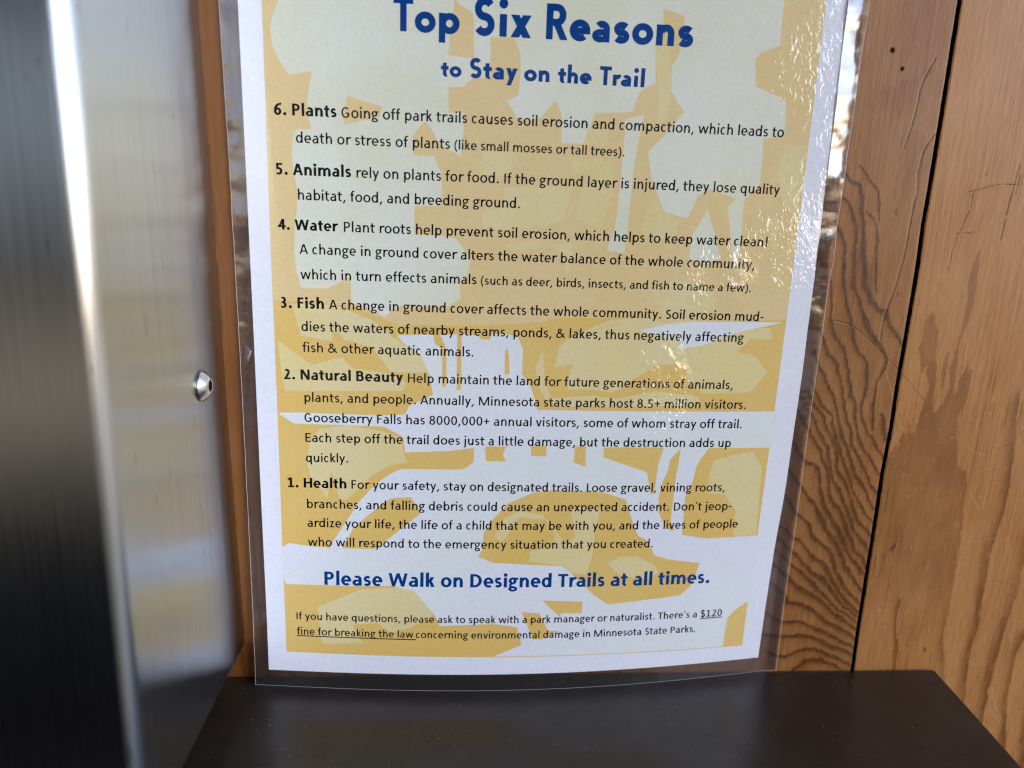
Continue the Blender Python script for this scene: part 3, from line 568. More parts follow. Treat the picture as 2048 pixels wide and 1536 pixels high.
thing(o, 'dark brown painted shelf under the poster, dusty and slightly glossy', 'shelf')

# ---------------------------------------------------------------- brushed steel box
stm, t, p, _ = material('brushed_steel')
uv = t.n('ShaderNodeUVMap', uv_map='UVMap').outputs[0]
str1 = t.noise(t.mapped(uv, (1500, 9, 1)), 1.0, 4, 0.65, dim='2D')
str2 = t.noise(t.mapped(uv, (6000, 60, 1), (3, 2, 0)), 1.0, 3, 0.6, dim='2D')
smear = t.noise(t.mapped(uv, (30, 16, 1)), 1.0, 4, 0.6, dim='2D')
col = t.mix(str1, (0.42, 0.43, 0.445, 1), (0.74, 0.755, 0.775, 1))
col = t.mix(t.m('MULTIPLY', t.ramp(t.noise(t.mapped(uv, (260, 60, 1), (8, 8, 0)), 1.0, 2, 0.5, dim='2D'), 0.72, 0.80), 0.35), col, (0.16, 0.15, 0.14, 1))
out = [n_ for n_ in t.t.nodes if n_.type == 'OUTPUT_MATERIAL'][0]
t.t.nodes.remove(p)
g = t.n('ShaderNodeBsdfAnisotropic', distribution='BECKMANN')
t.link(col, g.inputs['Color'])
t.put(g.inputs['Roughness'], t.m('ADD', STEEL_R, t.m('ADD', t.m('MULTIPLY', smear, 0.08), t.m('MULTIPLY', str1, 0.12))))
g.inputs['Anisotropy'].default_value = STEEL_A
tg = t.n('ShaderNodeTangent', direction_type='UV_MAP', uv_map='UVMap')
t.link(tg.outputs[0], g.inputs['Tangent'])
t.link(bump(t, t.m('ADD', t.m('MULTIPLY', str1, 0.6), t.m('MULTIPLY', str2, 0.9)), 0.00002, 0.9), g.inputs['Normal'])
t.link(g.outputs[0], out.inputs['Surface'])

bx, bz, bang = BOXP
box = root('steel_box', (bx/1000, 0, bz/1000), 'brushed stainless steel box with rounded corner at left of the poster', 'box', (0, -bang, 0))
def box_profile(zl):
    """outline in the box's own x,y (mm) at height zl, from the back right corner round to the back left"""
    yf = -97.6+0.036*zl; r = 5.0
    pts = [(0, 0.0), (0, -6)]
    for y in np.linspace(-12, yf+r, 12): pts.append((0, y))
    for a in np.linspace(0, 90, 13)[1:]:
        pts.append((-r+r*math.cos(math.radians(a)), yf+r-r*math.sin(math.radians(a))))
    for x in np.linspace(-r-6, -230, 12): pts.append((x, yf))
    pts.append((-230, 0.0))
    return pts
zl = [0.0, 0.25, 1.5]+list(np.linspace(8, 300, 24))
V, F, UVs = [], [], []
for zz in zl:
    pr = box_profile(zz)
    ins = 0.5 if zz == 0.0 else 0.0
    for x, y in pr: V.append(((x-(ins if x > -3 else 0))/1000, (y+(ins if y < -60 else 0))/1000, zz/1000))
n = len(box_profile(0))
for i in range(len(zl)-1):
    for j in range(n-1): F.append((i*n+j+1, i*n+j, (i+1)*n+j, (i+1)*n+j+1))
    F.append((i*n, i*n+n-1, (i+1)*n+n-1, (i+1)*n))
F.append(tuple(range(n))); F.append(tuple(range((len(zl)-1)*n, len(zl)*n))[::-1])
body = link_mesh('body', V, F, stm, box, smooth=True)
me = body.data
uvl = me.uv_layers.new(name='UVMap')
pr0 = box_profile(0); per = [0.0]
for a, b in zip(pr0, pr0[1:]): per.append(per[-1]+math.dist(a, b)/1000)
for poly in me.polygons:
    for li in poly.loop_indices:
        vi = me.loops[li].vertex_index
        uvl.data[li].uv = (per[vi % n], me.vertices[vi].co.z)
    if len(poly.vertices) > 4: poly.use_smooth = False
me.set_sharp_from_angle(angle=math.radians(35)) if hasattr(me, 'set_sharp_from_angle') else None

scm, t, p, _ = material('steel_screw')
p.inputs['Base Color'].default_value = (0.66, 0.65, 0.63, 1); p.inputs['Metallic'].default_value = 1; p.inputs['Roughness'].default_value = 0.22
hxm, t, p, _ = material('socket_dark')
p.inputs['Base Color'].default_value = (0.05, 0.048, 0.045, 1); p.inputs['Metallic'].default_value = 1; p.inputs['Roughness'].default_value = 0.5
def lathe(profile, segs=40):
    V, F = [], []
    for h, r in profile:
        for k in range(segs):
            a = 2*math.pi*k/segs
            V.append((h/1000, r*math.cos(a)/1000, r*math.sin(a)/1000))
    for i in range(len(profile)-1):
        for k in range(segs):
            F.append((i*segs+k, i*segs+(k+1) % segs, (i+1)*segs+(k+1) % segs, (i+1)*segs+k))
    return V, F
SY, SZ = -25.6, 117.3
V, F = lathe([(0.02, 4.6), (0.55, 4.6), (0.6, 5.5), (0.72, 5.6), (1.0, 5.4), (1.25, 5.15), (1.7, 4.75), (2.5, 3.9), (3.05, 3.1), (3.3, 2.5), (3.32, 2.25), (3.25, 1.95)])
V = [(x, y+SY/1000, z+SZ/1000) for x, y, z in V]
scr = link_mesh('screw', V, F, scm, box, smooth=True)
V = []; F = []
for h, r in ((3.25, 1.97), (1.2, 1.75)):
    for k in range(6):
        a = math.pi/3*k+0.3
        V.append((h/1000, (r*math.cos(a)+SY)/1000, (r*math.sin(a)+SZ)/1000))
for k in range(6): F.append((k, (k+1) % 6, 6+(k+1) % 6, 6+k))
F.append(tuple(range(6, 12)))
link_mesh('socket', V, F, hxm, scr)

# ---------------------------------------------------------------- lettering (drawn here as outlines, em units)
class Face:
    def __init__(s, X, Cp, A, D, w, h, adv, lsb, cap=0.3):
        s.X, s.C, s.A, s.D, s.w, s.h, s.adv, s.lsb, s.cap = X, Cp, A, D, w, h, adv, lsb, cap
CAL = dict(a=981,b=1076,c=866,d=1076,e=1019,f=625,g=964,h=1076,i=470,j=490,k=931,l=470,m=1636,n=1076,o=1080,p=1076,q=1076,r=714,s=801,t=686,u=1076,v=925,w=1464,x=887,y=927,z=809,
  A=1185,B=1114,C=1092,D=1260,E=1000,F=941,G=1292,H=1276,I=516,L=861,M=1751,N=1322,P=1058,R=1112,S=941,T=998,W=1822)
CAL.update({'.':517,',':511,' ':463,'!':667,'&':1397,'(':621,')':621,'-':627,'+':1020,'\u2019':452,'$':1038})
for d in '0123456789': CAL[d] = 1038
CALB = dict(CAL); CALB.update(dict(a=1012,b=1100,c=856,d=1100,e=1030,f=648,g=970,h=1100,i=503,k=981,l=503,m=1666,n=1100,o=1101,p=1100,r=727,s=817,t=710,u=1100,y=970,A=1240,B=1147,D=1290,F=940,H=1292,N=1352,P=1089,T=1014,W=1858)); CALB['.'] = 547
BRA = dict(T=1060,o=1180,p=1230,S=1180,i=600,x=1060,R=1240,e=1140,a=1060,s=960,n=1140,t=760,y=1040,h=1130,r=760,l=570); BRA[' '] = 480
k_ = 1/2048
REG = Face(0.468, 0.634, 0.692, -0.190, 0.100, 0.082, {c: v*k_ for c, v in CAL.items()}, 0.045)
BLD = Face(0.472, 0.636, 0.692, -0.190, 0.143, 0.108, {c: v*k_ for c, v in CALB.items()}, 0.040)
HED = Face(0.435, 0.735, 0.745, -0.200, 0.162, 0.148, {c: v*k_ for c, v in BRA.items()}, 0.035, 0.18)

def rect(x0, y0, x1, y1): return [(x0, y0), (x1, y0), (x1, y1), (x0, y1)]
def arc(cx, cy, rx, ry, a0, a1, w, h, n=None):
    n = n or max(4, int(abs(a1-a0)/11)+1)
    o, i = [], []
    for k in range(n+1):
        a = math.radians(a0+(a1-a0)*k/n); c, s = math.cos(a), math.sin(a)
        o.append((cx+rx*c, cy+ry*s)); i.append((cx+(rx-w)*c, cy+(ry-h)*s))
    return o+i[::-1]
def ring(cx, cy, rx, ry, w, h): return [arc(cx, cy, rx, ry, -5, 185, w, h), arc(cx, cy, rx, ry, 175, 365, w, h)]
def disc(cx, cy, r, n=14): return [(cx+r*math.cos(2*math.pi*k/n), cy+r*math.sin(2*math.pi*k/n)) for k in range(n)]
def hcut(x0, y0, x1, y1, w):
    hw = w/2*math.hypot(x1-x0, y1-y0)/abs(y1-y0)
    return [(x0-hw, y0), (x0+hw, y0), (x1+hw, y1), (x1-hw, y1)]
def ribbon(pts, w):
    L, R_ = [], []
    for i, p in enumerate(pts):
        a = pts[max(0, i-1)]; b = pts[min(len(pts)-1, i+1)]
        dx, dy = b[0]-a[0], b[1]-a[1]; d = math.hypot(dx, dy) or 1
        nx, ny = -dy/d*w/2, dx/d*w/2
        L.append((p[0]+nx, p[1]+ny)); R_.append((p[0]-nx, p[1]-ny))
    return L+R_[::-1]
def cl(cx, cy, rx, ry, a0, a1, n=12): return [(cx+rx*math.cos(math.radians(a0+(a1-a0)*k/n)), cy+ry*math.sin(math.radians(a0+(a1-a0)*k/n))) for k in range(n+1)]
def s_curve(l, r, y0, y1, t):
    cx = (l+r)/2; H = y1-y0-t; ry = H/4; rx = (r-l-t)/2
    top = cl(cx+0.01, y1-t/2-ry, rx*0.96, ry, 32, 262, 16); bot = cl(cx, y0+t/2+ry, rx, ry, 90, -150, 16)
    return top[:-1]+bot[1:]
def outline(ch, f):
    X, Cp, A, D, w, h = f.X, f.C, f.A, f.D, f.w, f.h
    adv = f.adv[ch]; o = 0.010; bold = f.w > 0.1
    sl = 0.070 if f is REG else 0.055            # side bearing of stems
    rl = 0.036 if f is REG else 0.026            # of rounds
    l, r = sl, adv-sl*0.95
    P = []
    ry = 0.44*X
    def bowl(l, r, y0, y1): return ring((l+r)/2, (y0+y1)/2, (r-l)/2, (y1-y0)/2+o, w*1.02, h)
    if ch == 'o': P = bowl(rl, adv-rl, 0, X)
    elif ch == 'c': P = [arc((rl+adv-0.02)/2, X/2, (adv-0.03-rl)/2+0.005, X/2+o, 46, 314, w, h)]
    elif ch == 'e':
        cx, rx = adv/2, adv/2-rl
        P = [arc(cx, X/2, rx, X/2+o, 0, 312, w, h), rect(rl+w*0.5, X*0.5-h*0.5, adv-rl-w*0.12, X*0.5+h*0.42), rect(adv-rl-w, X*0.5-h*.5, adv-rl, X*0.5+h*.3)]
    elif ch in 'bp':
        P = bowl(l+w*0.08, adv-rl, 0, X)+[rect(l, 0 if ch == 'b' else D, l+w, A if ch == 'b' else X)]
    elif ch in 'dq':
        P = bowl(rl, adv-l-w*0.08, 0, X)+[rect(adv-l-w, 0 if ch == 'd' else D, adv-l, A if ch == 'd' else X)]
    elif ch in 'nh':
        P = [rect(l, 0, l+w, X if ch == 'n' else A), arc((l+w*.25+r)/2, X-ry, (r-l-w*.25)/2, ry+o, -4, 165, w, h), rect(r-w, 0, r, X-ry)]
    elif ch == 'm':
        mid = (l+r)/2
        P = [rect(l, 0, l+w, X)]
        for a, b in ((l, mid+w/2), (mid-w/2, r)):
            P += [arc((a+w*.25+b)/2, X-ry, (b-a-w*.25)/2, ry+o, -4, 160, w, h), rect(b-w, 0, b, X-ry)]
    elif ch == 'u':
        P = [rect(r-w, 0, r, X), arc((l+r-w*.25)/2, ry, (r-l-w*.25)/2, ry+o, 176, 345, w, h), rect(l, ry, l+w, X)]
    elif ch == 'r':
        P = [rect(l, 0, l+w, X), arc(l+w*.4+0.19, X-ry, 0.19+w*.05, ry+o, 58, 170, w*.9, h*1.1)]
    elif ch == 'a':
        rr = adv-sl*0.95
        if f is HED: rr = adv-0.06
        P = [rect(rr-w, 0, rr, X*0.66), arc((rl+0.03+rr)/2, X*0.62, (rr-rl-0.03)/2, X*0.38+o, -4, 138, w, h),
             arc((rl+rr-w*.3)/2, X*0.30, (rr-w*.3-rl)/2, X*0.30+o, 60, 345, w, h*0.92), rect((rl+rr)/2-0.02, X*0.6-h*0.9+o, rr-w*.5, X*0.6+o)]
    elif ch == 's': P = [ribbon(s_curve(rl, adv-0.04, -o, X+o, (w+h)/2*0.96), (w+h)/2*0.96)]
    elif ch == 'g':
        gr = adv-0.085
        P = ring((rl+gr)/2, X*0.665, (gr-rl)/2, X*0.335+o, w*0.95, h*0.92)
        P += [rect(gr-0.16, X-h*0.95, adv-0.012, X)]
        P += [ribbon([(rl+0.125, X*0.38), (rl+0.075, X*0.27), (rl+0.065, X*0.17), (rl+0.10, X*0.09), (rl+0.2, X*0.055)], h*0.95)]
        P += ring((rl-0.012+adv-0.045)/2, (D+X*0.10)/2, (adv-0.045-rl+0.012)/2, (X*0.10-D)/2+o, w*0.92, h*0.9)
    elif ch == 't':
        tx = 0.088
        if f is HED: tx = 0.10
        P = [rect(tx, 0.10, tx+w, X+0.135), arc(tx+0.150, 0.125, 0.150, 0.125+o, 176, 292, w, h), rect(0.016, X-h, adv-0.022, X)]
    elif ch == 'f':
        tx = 0.088
        P = [rect(tx, 0, tx+w, A-0.14), arc(tx+0.155, A-0.15, 0.155, 0.15+o, 62, 184, w, h), rect(0.016, X-h, adv-0.03, X)]
    elif ch in 'ij':
        c = adv/2
        P = [rect(c-w/2, 0 if ch == 'i' else D+0.12, c+w/2, X), disc(c, A-w*0.66, w*0.62)]
        if ch == 'j': P += [arc(c+w/2-0.14, D+0.13, 0.14, 0.13+o, 274, 362, w, h)]
    elif ch == 'l': P = [rect(adv/2-w/2, 0, adv/2+w/2, A)]
    elif ch == 'k':
        P = [rect(l, 0, l+w, A), hcut(l+w*1.05, X*0.46, adv-0.07-w*.4, X, w*0.96), hcut(l+w*1.45, X*0.55, adv-0.02-w*.6, 0, w)]
    elif ch == 'v': P = [hcut(w*.68, X, adv/2-w*.06, 0, w*.95), hcut(adv-w*.68, X, adv/2+w*.06, 0, w*.95)]
    elif ch == 'w':
        q = adv
        P = [hcut(w*.66, X, q*.285, 0, w*.92), hcut(q*.5, X, q*.285, 0, w*.88), hcut(q*.5, X, q*.715, 0, w*.88), hcut(q-w*.66, X, q*.715, 0, w*.92)]
    elif ch == 'x': P = [hcut(w*.75, X, adv-w*.75, 0, w), hcut(adv-w*.75, X, w*.75, 0, w)]
    elif ch == 'y':
        bx_ = adv/2+0.005; e = D
        P = [hcut(w*.68, X, bx_, 0.02, w*.95), hcut(adv-w*.68, X, adv*.30, e, w*.95)]
        if f is HED: P = [hcut(w*.72, X, bx_, 0.03, w), hcut(adv-w*.72, X, adv*.27, D, w)]
    elif ch == 'z': P = [rect(0.06, X-h, adv-0.055, X), rect(0.045, 0, adv-0.045, h), hcut(0.05+w*.62, 0, adv-0.06-w*.62, X, w*.9)]
    elif ch == 'A':
        P = [hcut(w*.62, 0, adv/2-w*.1, Cp, w*.95), hcut(adv-w*.62, 0, adv/2+w*.1, Cp, w*.95), rect(adv*.24, Cp*.24, adv*.76, Cp*.24+h)]
    elif ch == 'B':
        P = [rect(l, 0, l+w, Cp)]
        for y0, y1, rr in ((Cp*.475, Cp, adv-0.085), (0, Cp*.475+h, adv-0.05)):
            R0 = (y1-y0)/2
            P += [rect(l, y1-h, rr-R0*.9, y1), rect(l, y0, rr-R0*.9, y0+h), arc(rr-R0*.95, (y0+y1)/2, R0*.95, R0, -92, 92, w, h)]
    elif ch in 'DP':
        rr = adv-0.05; y0 = 0 if ch == 'D' else Cp*.40
        Rx = (rr-l)*(.62 if ch == 'D' else .48); Ry = (Cp-y0)/2
        P = [rect(l, 0, l+w, Cp), rect(l, Cp-h, rr-Rx+.005, Cp), rect(l, y0, rr-Rx+.005, y0+h), arc(rr-Rx, (Cp+y0)/2, Rx, Ry, -91, 91, w, h)]
    elif ch == 'R':
        rr = adv-0.07; y0 = Cp*.38; Ry = (Cp-y0)/2; Rx = Ry
        P = [rect(l, 0, l+w, Cp), rect(l, Cp-h, rr-Rx+.005, Cp), rect(l, y0, rr-Rx+.005, y0+h), arc(rr-Rx, (Cp+y0)/2, Rx, Ry, -91, 91, w, h), hcut(adv*.50, y0+h*.5, adv-0.03-w*.5, 0, w)]
    elif ch == 'C': P = [arc(adv*.52, Cp/2, adv*.52-.055, Cp/2+o, 50, 310, w, h)]
    elif ch == 'G':
        P = [arc(adv*.50, Cp/2, adv*.50-.055, Cp/2+o, 48, 318, w, h), rect(adv-.09-w, Cp*.10, adv-.09, Cp*.5), rect(adv*.52, Cp*.5-h, adv-.09, Cp*.5)]
    elif ch in 'EF':
        P = [rect(l, 0, l+w, Cp), rect(l, Cp-h, adv-.055, Cp), rect(l, Cp*.52-h/2, adv-.085, Cp*.52+h/2)]
        if ch == 'E': P += [rect(l, 0, adv-.05, h)]
    elif ch == 'H': P = [rect(l, 0, l+w, Cp), rect(adv-l-w, 0, adv-l, Cp), rect(l, Cp*.52-h/2, adv-l, Cp*.52+h/2)]
    elif ch == 'I': P = [rect(adv/2-w/2, 0, adv/2+w/2, Cp)]
    elif ch == 'L': P = [rect(l, 0, l+w, Cp), rect(l, 0, adv-.03, h)]
    elif ch == 'M':
        P = [rect(l, 0, l+w*.95, Cp), rect(adv-l-w*.95, 0, adv-l, Cp), hcut(l+w*.6, Cp, adv/2, 0, w*.95), hcut(adv-l-w*.6, Cp, adv/2, 0, w*.95)]
    elif ch == 'N': P = [rect(l, 0, l+w*.95, Cp), rect(adv-l-w*.95, 0, adv-l, Cp), hcut(l+w*.6, Cp, adv-l-w*.6, 0, w)]
    elif ch in 'S$':
        P = [ribbon(s_curve(.055, adv-.05, -o, Cp+o, (w+h)/2), (w+h)/2)]
        if ch == '$': P += [rect(adv/2-w*.35, -.08, adv/2+w*.35, Cp+.08)]
    elif ch == 'T': P = [rect(adv/2-w/2, 0, adv/2+w/2, Cp), rect(.012, Cp-h, adv-.012, Cp)]
    elif ch == 'W':
        q = adv
        P = [hcut(w*.66, Cp, q*.275, 0, w*.95), hcut(q*.5, Cp, q*.275, 0, w*.9), hcut(q*.5, Cp, q*.725, 0, w*.9), hcut(q-w*.66, Cp, q*.725, 0, w*.95)]
    elif ch == '&':
        c = [(adv-.05, .01), (adv*.62, Cp*.36), (adv*.30, Cp*.66), (adv*.255, Cp*.80), (adv*.31, Cp*.92), (adv*.42, Cp*.95), (adv*.53, Cp*.90), (adv*.56, Cp*.78), (adv*.50, Cp*.66), (adv*.26, Cp*.48), (adv*.14, Cp*.34), (adv*.13, Cp*.18), (adv*.22, Cp*.07), (adv*.38, Cp*.045), (adv*.56, Cp*.10), (adv*.72, Cp*.27), (adv*.80, Cp*.50)]
        P = [ribbon(c[i:i+4], w*.86) for i in range(0, len(c)-1, 3)]+[disc(*c[i], w*.43) for i in range(3, len(c)-1, 3)]
    elif ch == '0': P = ring(adv/2, Cp/2, adv/2-.045, Cp/2+o, w, h)
    elif ch == '8':
        P = ring(adv/2, Cp*.745, adv/2-.075, Cp*.255+o, w*.95, h*.92)+ring(adv/2, Cp*.27, adv/2-.045, Cp*.27+o, w, h*.95)
    elif ch == '1':
        P = [rect(adv*.48-w/2+.02, 0, adv*.48+w/2+.02, Cp), rect(.085, 0, adv-.05, h), ribbon([(.075, Cp*.80), (adv*.48, Cp*.955)], h*1.05)]
    elif ch == '2':
        P = [arc(adv*.48, Cp-.175, adv*.5-.085, .175+o, -28, 150, w, h), rect(.06, 0, adv-.05, h), hcut(.06+w*.62, h*.3, adv-.10-w*.5, Cp*.62, w*.95)]
    elif ch == '3':
        P = [arc(adv*.45, Cp*.745, adv*.5-.085, Cp*.255+o, -88, 140, w, h), arc(adv*.44, Cp*.275, adv*.5-.055, Cp*.275+o, -140, 90, w, h), rect(adv*.28, Cp*.5-h*.4, adv*.5, Cp*.5+h*.55)]
    elif ch == '4':
        P = [rect(adv*.66-w/2, 0, adv*.66+w/2, Cp), rect(.02, Cp*.23, adv-.02, Cp*.23+h), hcut(.03+w*.5, Cp*.25, adv*.66-w*.12, Cp, w*.85)]
    elif ch == '5':
        P = [rect(.09, Cp-h, adv-.07, Cp), rect(.09, Cp*.5, .09+w*.92, Cp), arc(adv*.45, Cp*.31, adv*.5-.05, Cp*.31+o, -140, 112, w, h), rect(.09, Cp*.62-h, adv*.45, Cp*.62)]
    elif ch == '6':
        P = ring(adv/2, Cp*.30, adv/2-.05, Cp*.30+o, w, h)+[arc(.05+.36, Cp*.36, .36, Cp*.64+o, 78, 182, w*1.05, h)]
    elif ch == '.': P = [disc(adv/2, w*.55, w*.62)]
    elif ch == ',': P = [ribbon([(adv/2+.03, w*.95), (adv/2-.02, -.03), (adv/2-.075, -.115)], w*.85)]
    elif ch == '\u2019': P = [ribbon([(adv/2+.03, A-.02), (adv/2, A-.10), (adv/2-.045, A-.17)], w*.85)]
    elif ch == '!': P = [disc(adv/2, w*.55, w*.62), hcut(adv/2, Cp*.27, adv/2, A-.02, w*.9)]
    elif ch == '(': P = [ribbon(cl(adv*.2+.33, .25, .30, .47, 122, 238, 10), w*.86)]
    elif ch == ')': P = [ribbon(cl(adv*.8-.33, .25, .30, .47, 58, -58, 10), w*.86)]
    elif ch == '-': P = [rect(.05, .225, adv-.05, .225+h*1.05)]
    elif ch == '+': P = [rect(.07, .27, adv-.07, .27+h), rect(adv/2-w*.42, .27+h/2-.20, adv/2+w*.42, .27+h/2+.20)]
    return P
_cache = {}
def glyph(ch, f):
    key = (ch, id(f))
    if key not in _cache:
        polys = outline(ch, f)
        vs_, es, n = [], [], 0
        for p in polys:
            vs_ += [Vector(q) for q in p]; m_ = len(p)
            es += [(n+i, n+(i+1) % m_) for i in range(m_)]; n += m_
        if not polys: _cache[key] = (np.zeros((0, 2)), [])
        else:
            ov, oe, of, *_ = delaunay_2d_cdt(vs_, es, [], 0, 1e-5)
            V = np.array([tuple(v) for v in ov]); T = np.array([tuple(t_) for t_ in of])
            cen = V[T].mean(1); keep = np.zeros(len(T), dtype=bool)
            for p in polys: keep |= in_poly(cen[:, 0], cen[:, 1], p)
            _cache[key] = (V, T[keep])
    return _cache[key]
def ink_extent(text, f):
    """advance positions and inked width of a run"""
    x = 0; pos = []
    for c in text: pos.append(x); x += f.adv[c]
    a = glyph(text[0], f)[0][:, 0].min(); b = pos[-1]+glyph(text[-1], f)[0][:, 0].max()
    return pos, a, b

# ---------------------------------------------------------------- laminated poster
def hs(x, z):
    """how far the sheet stands off the wall (mm): it rests on the shelf and bellies out"""
    b = BP[0]*x**4+BP[1]*x**3+BP[2]*x**2+BP[3]*x+BP[4]
    b = np.maximum(b, 0.3-0.8)
    return 0.8+b*np.exp(-np.clip(z, -5, 400)/TAU)
def on_sheet(x, z, off=0.0):
    """point of the sheet plus an offset along its normal, metres"""
    x = np.asarray(x, float); z = np.asarray(z, float)
    e = 0.5; h = hs(x, z)
    gx = (hs(x+e, z)-hs(x-e, z))/(2*e); gz = (hs(x, z+e)-hs(x, z-e))/(2*e)
    nn = np.sqrt(1+gx*gx+gz*gz)
    return np.stack([x-gx/nn*off, -h-off/nn, z-gz/nn*off], -1)/1000
def sheet_normal(x, z):
    e = 0.5; gx = (hs(x+e, z)-hs(x-e, z))/(2*e); gz = (hs(x, z+e)-hs(x, z-e))/(2*e)
    n = np.stack([-gx, -np.ones_like(gx), -gz], -1)
    return n/np.linalg.norm(n, axis=-1, keepdims=True)

def print_material(name, color, var=None, rough=0.6):
    """ink or paper under a gloss laminate film whose skin is finely crinkled"""
    m, t, p, out = material(name)
    co = t.n('ShaderNodeTexCoord').outputs['Object']
    mott = t.noise(co, 700.0, 4.0, 0.7)
    cloud = t.noise(co, 24.0, 3.0, 0.5)
    col = color
    if var: col = t.mix(t.ramp(cloud, 0.35, 0.65), color, var)
    col = t.mix(1.0, col, t.m('ADD', 0.88, t.m('MULTIPLY', mott, 0.24)), 'MULTIPLY')
    t.put(p.inputs['Base Color'], col)
    p.inputs['Roughness'].default_value = rough
    p.inputs['Specular IOR Level'].default_value = 0.0
    p.inputs['Coat Weight'].default_value = 1.0
    p.inputs['Coat Roughness'].default_value = 0.03
    p.inputs['Coat IOR'].default_value = 1.5
    sx = t.n('ShaderNodeSeparateXYZ'); t.link(co, sx.inputs[0])
    clus = t.ramp(t.noise(t.mapped(co, (1, 1, 0.6), (0.3, 0, 0.1)), 62.0, 2.0, 0.5), 0.36, 0.62, 0.25, 1.25)
    amt = t.ramp(sx.outputs[0], -0.05, 0.06, 0.08, 0.26)
    for cx_, cz_, rx_, rz_, k_a in CRINKLE:                   # patches where the film has puckered
        dx_ = t.m('DIVIDE', t.m('SUBTRACT', sx.outputs[0], cx_/1000), rx_/1000)
        dz_ = t.m('DIVIDE', t.m('SUBTRACT', sx.outputs[2], cz_/1000), rz_/1000)
        d2 = t.m('ADD', t.m('MULTIPLY', dx_, dx_), t.m('MULTIPLY', dz_, dz_))
        amt = t.m('ADD', amt, t.ramp(d2, 1.0, 0.15, 0.0, k_a))
    big = t.noise(t.mapped(co, (1, 1, 0.7)), 75.0, 2.0, 0.5, 0.4)
    mid = t.noise(t.mapped(co, (1, 1, 0.75)), 430.0, 1.0, 0.5, 1.0)
    hgt = t.m('MULTIPLY', t.m('ADD', t.m('MULTIPLY', mid, clus), t.m('MULTIPLY', big, 2.4)), amt)
    t.link(bump(t, hgt, LAM_BUMP, 1.0), p.inputs['Coat Normal'])
    return m
paper_m = print_material('paper_white', (0.82, 0.805, 0.85, 1))
tint_w = print_material('print_white', (0.80, 0.785, 0.84, 1), (0.785, 0.80, 0.76, 1))
tint_g = print_material('print_cream_grey', (0.755, 0.735, 0.545, 1), (0.785, 0.77, 0.65, 1))
tint_y = print_material('print_pale_ochre', (0.80, 0.585, 0.275, 1), (0.80, 0.60, 0.30, 1))
tint_d = print_material('print_ochre', (0.79, 0.515, 0.145, 1), (0.79, 0.54, 0.175, 1))
tint_p = print_material('print_straw', (0.79, 0.635, 0.29, 1), (0.79, 0.66, 0.35, 1))
ink_k = print_material('ink_black', (0.006, 0.006, 0.008, 1))
ink_b = print_material('ink_blue', (0.0, 0.048, 0.225, 1))

poster = root('laminated_poster', (0, 0, 0), 'laminated white and ochre trail notice leaning on the shelf', 'poster')
PX0, PX1, PZ0, PZ1 = -107.4, 107.4, 7.25, 285.0
def paper_edge_x(z, s): return np.interp(z, [0, 30, 60, 90, 290], [-106.7, -106.9, -107.2, -107.4, -107.5]) if s < 0 else np.interp(z, [0, 35, 60, 85, 135, 180, 230, 290], [104.3, 104.9, 105.6, 107.0, 107.8, 107.7, 107.3, 106.3])
# paper with its printed shapes: one constrained triangulation, every facet of colour its own material slot
zz = np.linspace(PZ0, PZ1, 70)
rim = [(float(paper_edge_x(z, -1)), float(z)) for z in zz]+[(float(paper_edge_x(z, 1)), float(z)) for z in zz[::-1]]
gx = np.arange(-104, 104.1, 4.0); gz = np.arange(PZ0+3, PZ1-2, 4.0)
vs_, es = [Vector(p) for p in rim], [(i, (i+1) % len(rim)) for i in range(len(rim))]
for a in gx:
    for b in gz:
        if abs(a) < 103: vs_.append(Vector((float(a), float(b))))
def clampz(p): return (p[0], min(p[1], PZ1-1.2))
polys = [(c, [clampz(q) for q in p]) for c, p in ART]
for c, p in polys:
    n0 = len(vs_)
    dense = []
    for a, b in zip(p, p[1:]+p[:1]):
        L = math.dist(a, b); k = max(1, int(L/5))
        dense += [(a[0]+(b[0]-a[0])*i/k, a[1]+(b[1]-a[1])*i/k) for i in range(k)]
    vs_ += [Vector(q) for q in dense]; m_ = len(dense)
    es += [(n0+i, n0+(i+1) % m_) for i in range(m_)]
ov, oe, of, *_ = delaunay_2d_cdt(vs_, es, [], 0, 1e-4)
V2 = np.array([tuple(v) for v in ov]); T = np.array([tuple(t_) for t_ in of])
cen = V2[T].mean(1)
keep = in_poly(cen[:, 0], cen[:, 1], rim); T = T[keep]; cen = cen[keep]
a2 = np.cross(V2[T[:, 1]]-V2[T[:, 0]], V2[T[:, 2]]-V2[T[:, 0]])
T[a2 < 0] = T[a2 < 0][:, ::-1]
idx = np.zeros(len(T), dtype=int); slots = {'W': 1, 'G': 2, 'Y': 3, 'D': 4, 'P': 5}
for c, p in polys: idx[in_poly(cen[:, 0], cen[:, 1], p)] = slots[c]
link_mesh('paper', on_sheet(V2[:, 0], V2[:, 1], 0.0), T.tolist(), [paper_m, tint_w, tint_g, tint_y, tint_d, tint_p], poster, smooth=True, mat_idx=idx, normals=sheet_normal(V2[:, 0], V2[:, 1]))
# back of the sheet
bx_, bz_ = np.meshgrid(np.linspace(-1, 1, 40), np.linspace(PZ0, PZ1, 50))
xs = np.where(bx_ < 0, -bx_*paper_edge_x(bz_, -1), bx_*paper_edge_x(bz_, 1)).ravel(); zs = bz_.ravel()
ii = np.arange(2000).reshape(50, 40)
link_mesh('paper_back', on_sheet(xs, zs, -0.12), np.stack([ii[:-1, :-1].ravel(), ii[1:, :-1].ravel(), ii[1:, 1:].ravel(), ii[:-1, 1:].ravel()], 1).tolist(), paper_m, poster, smooth=True)

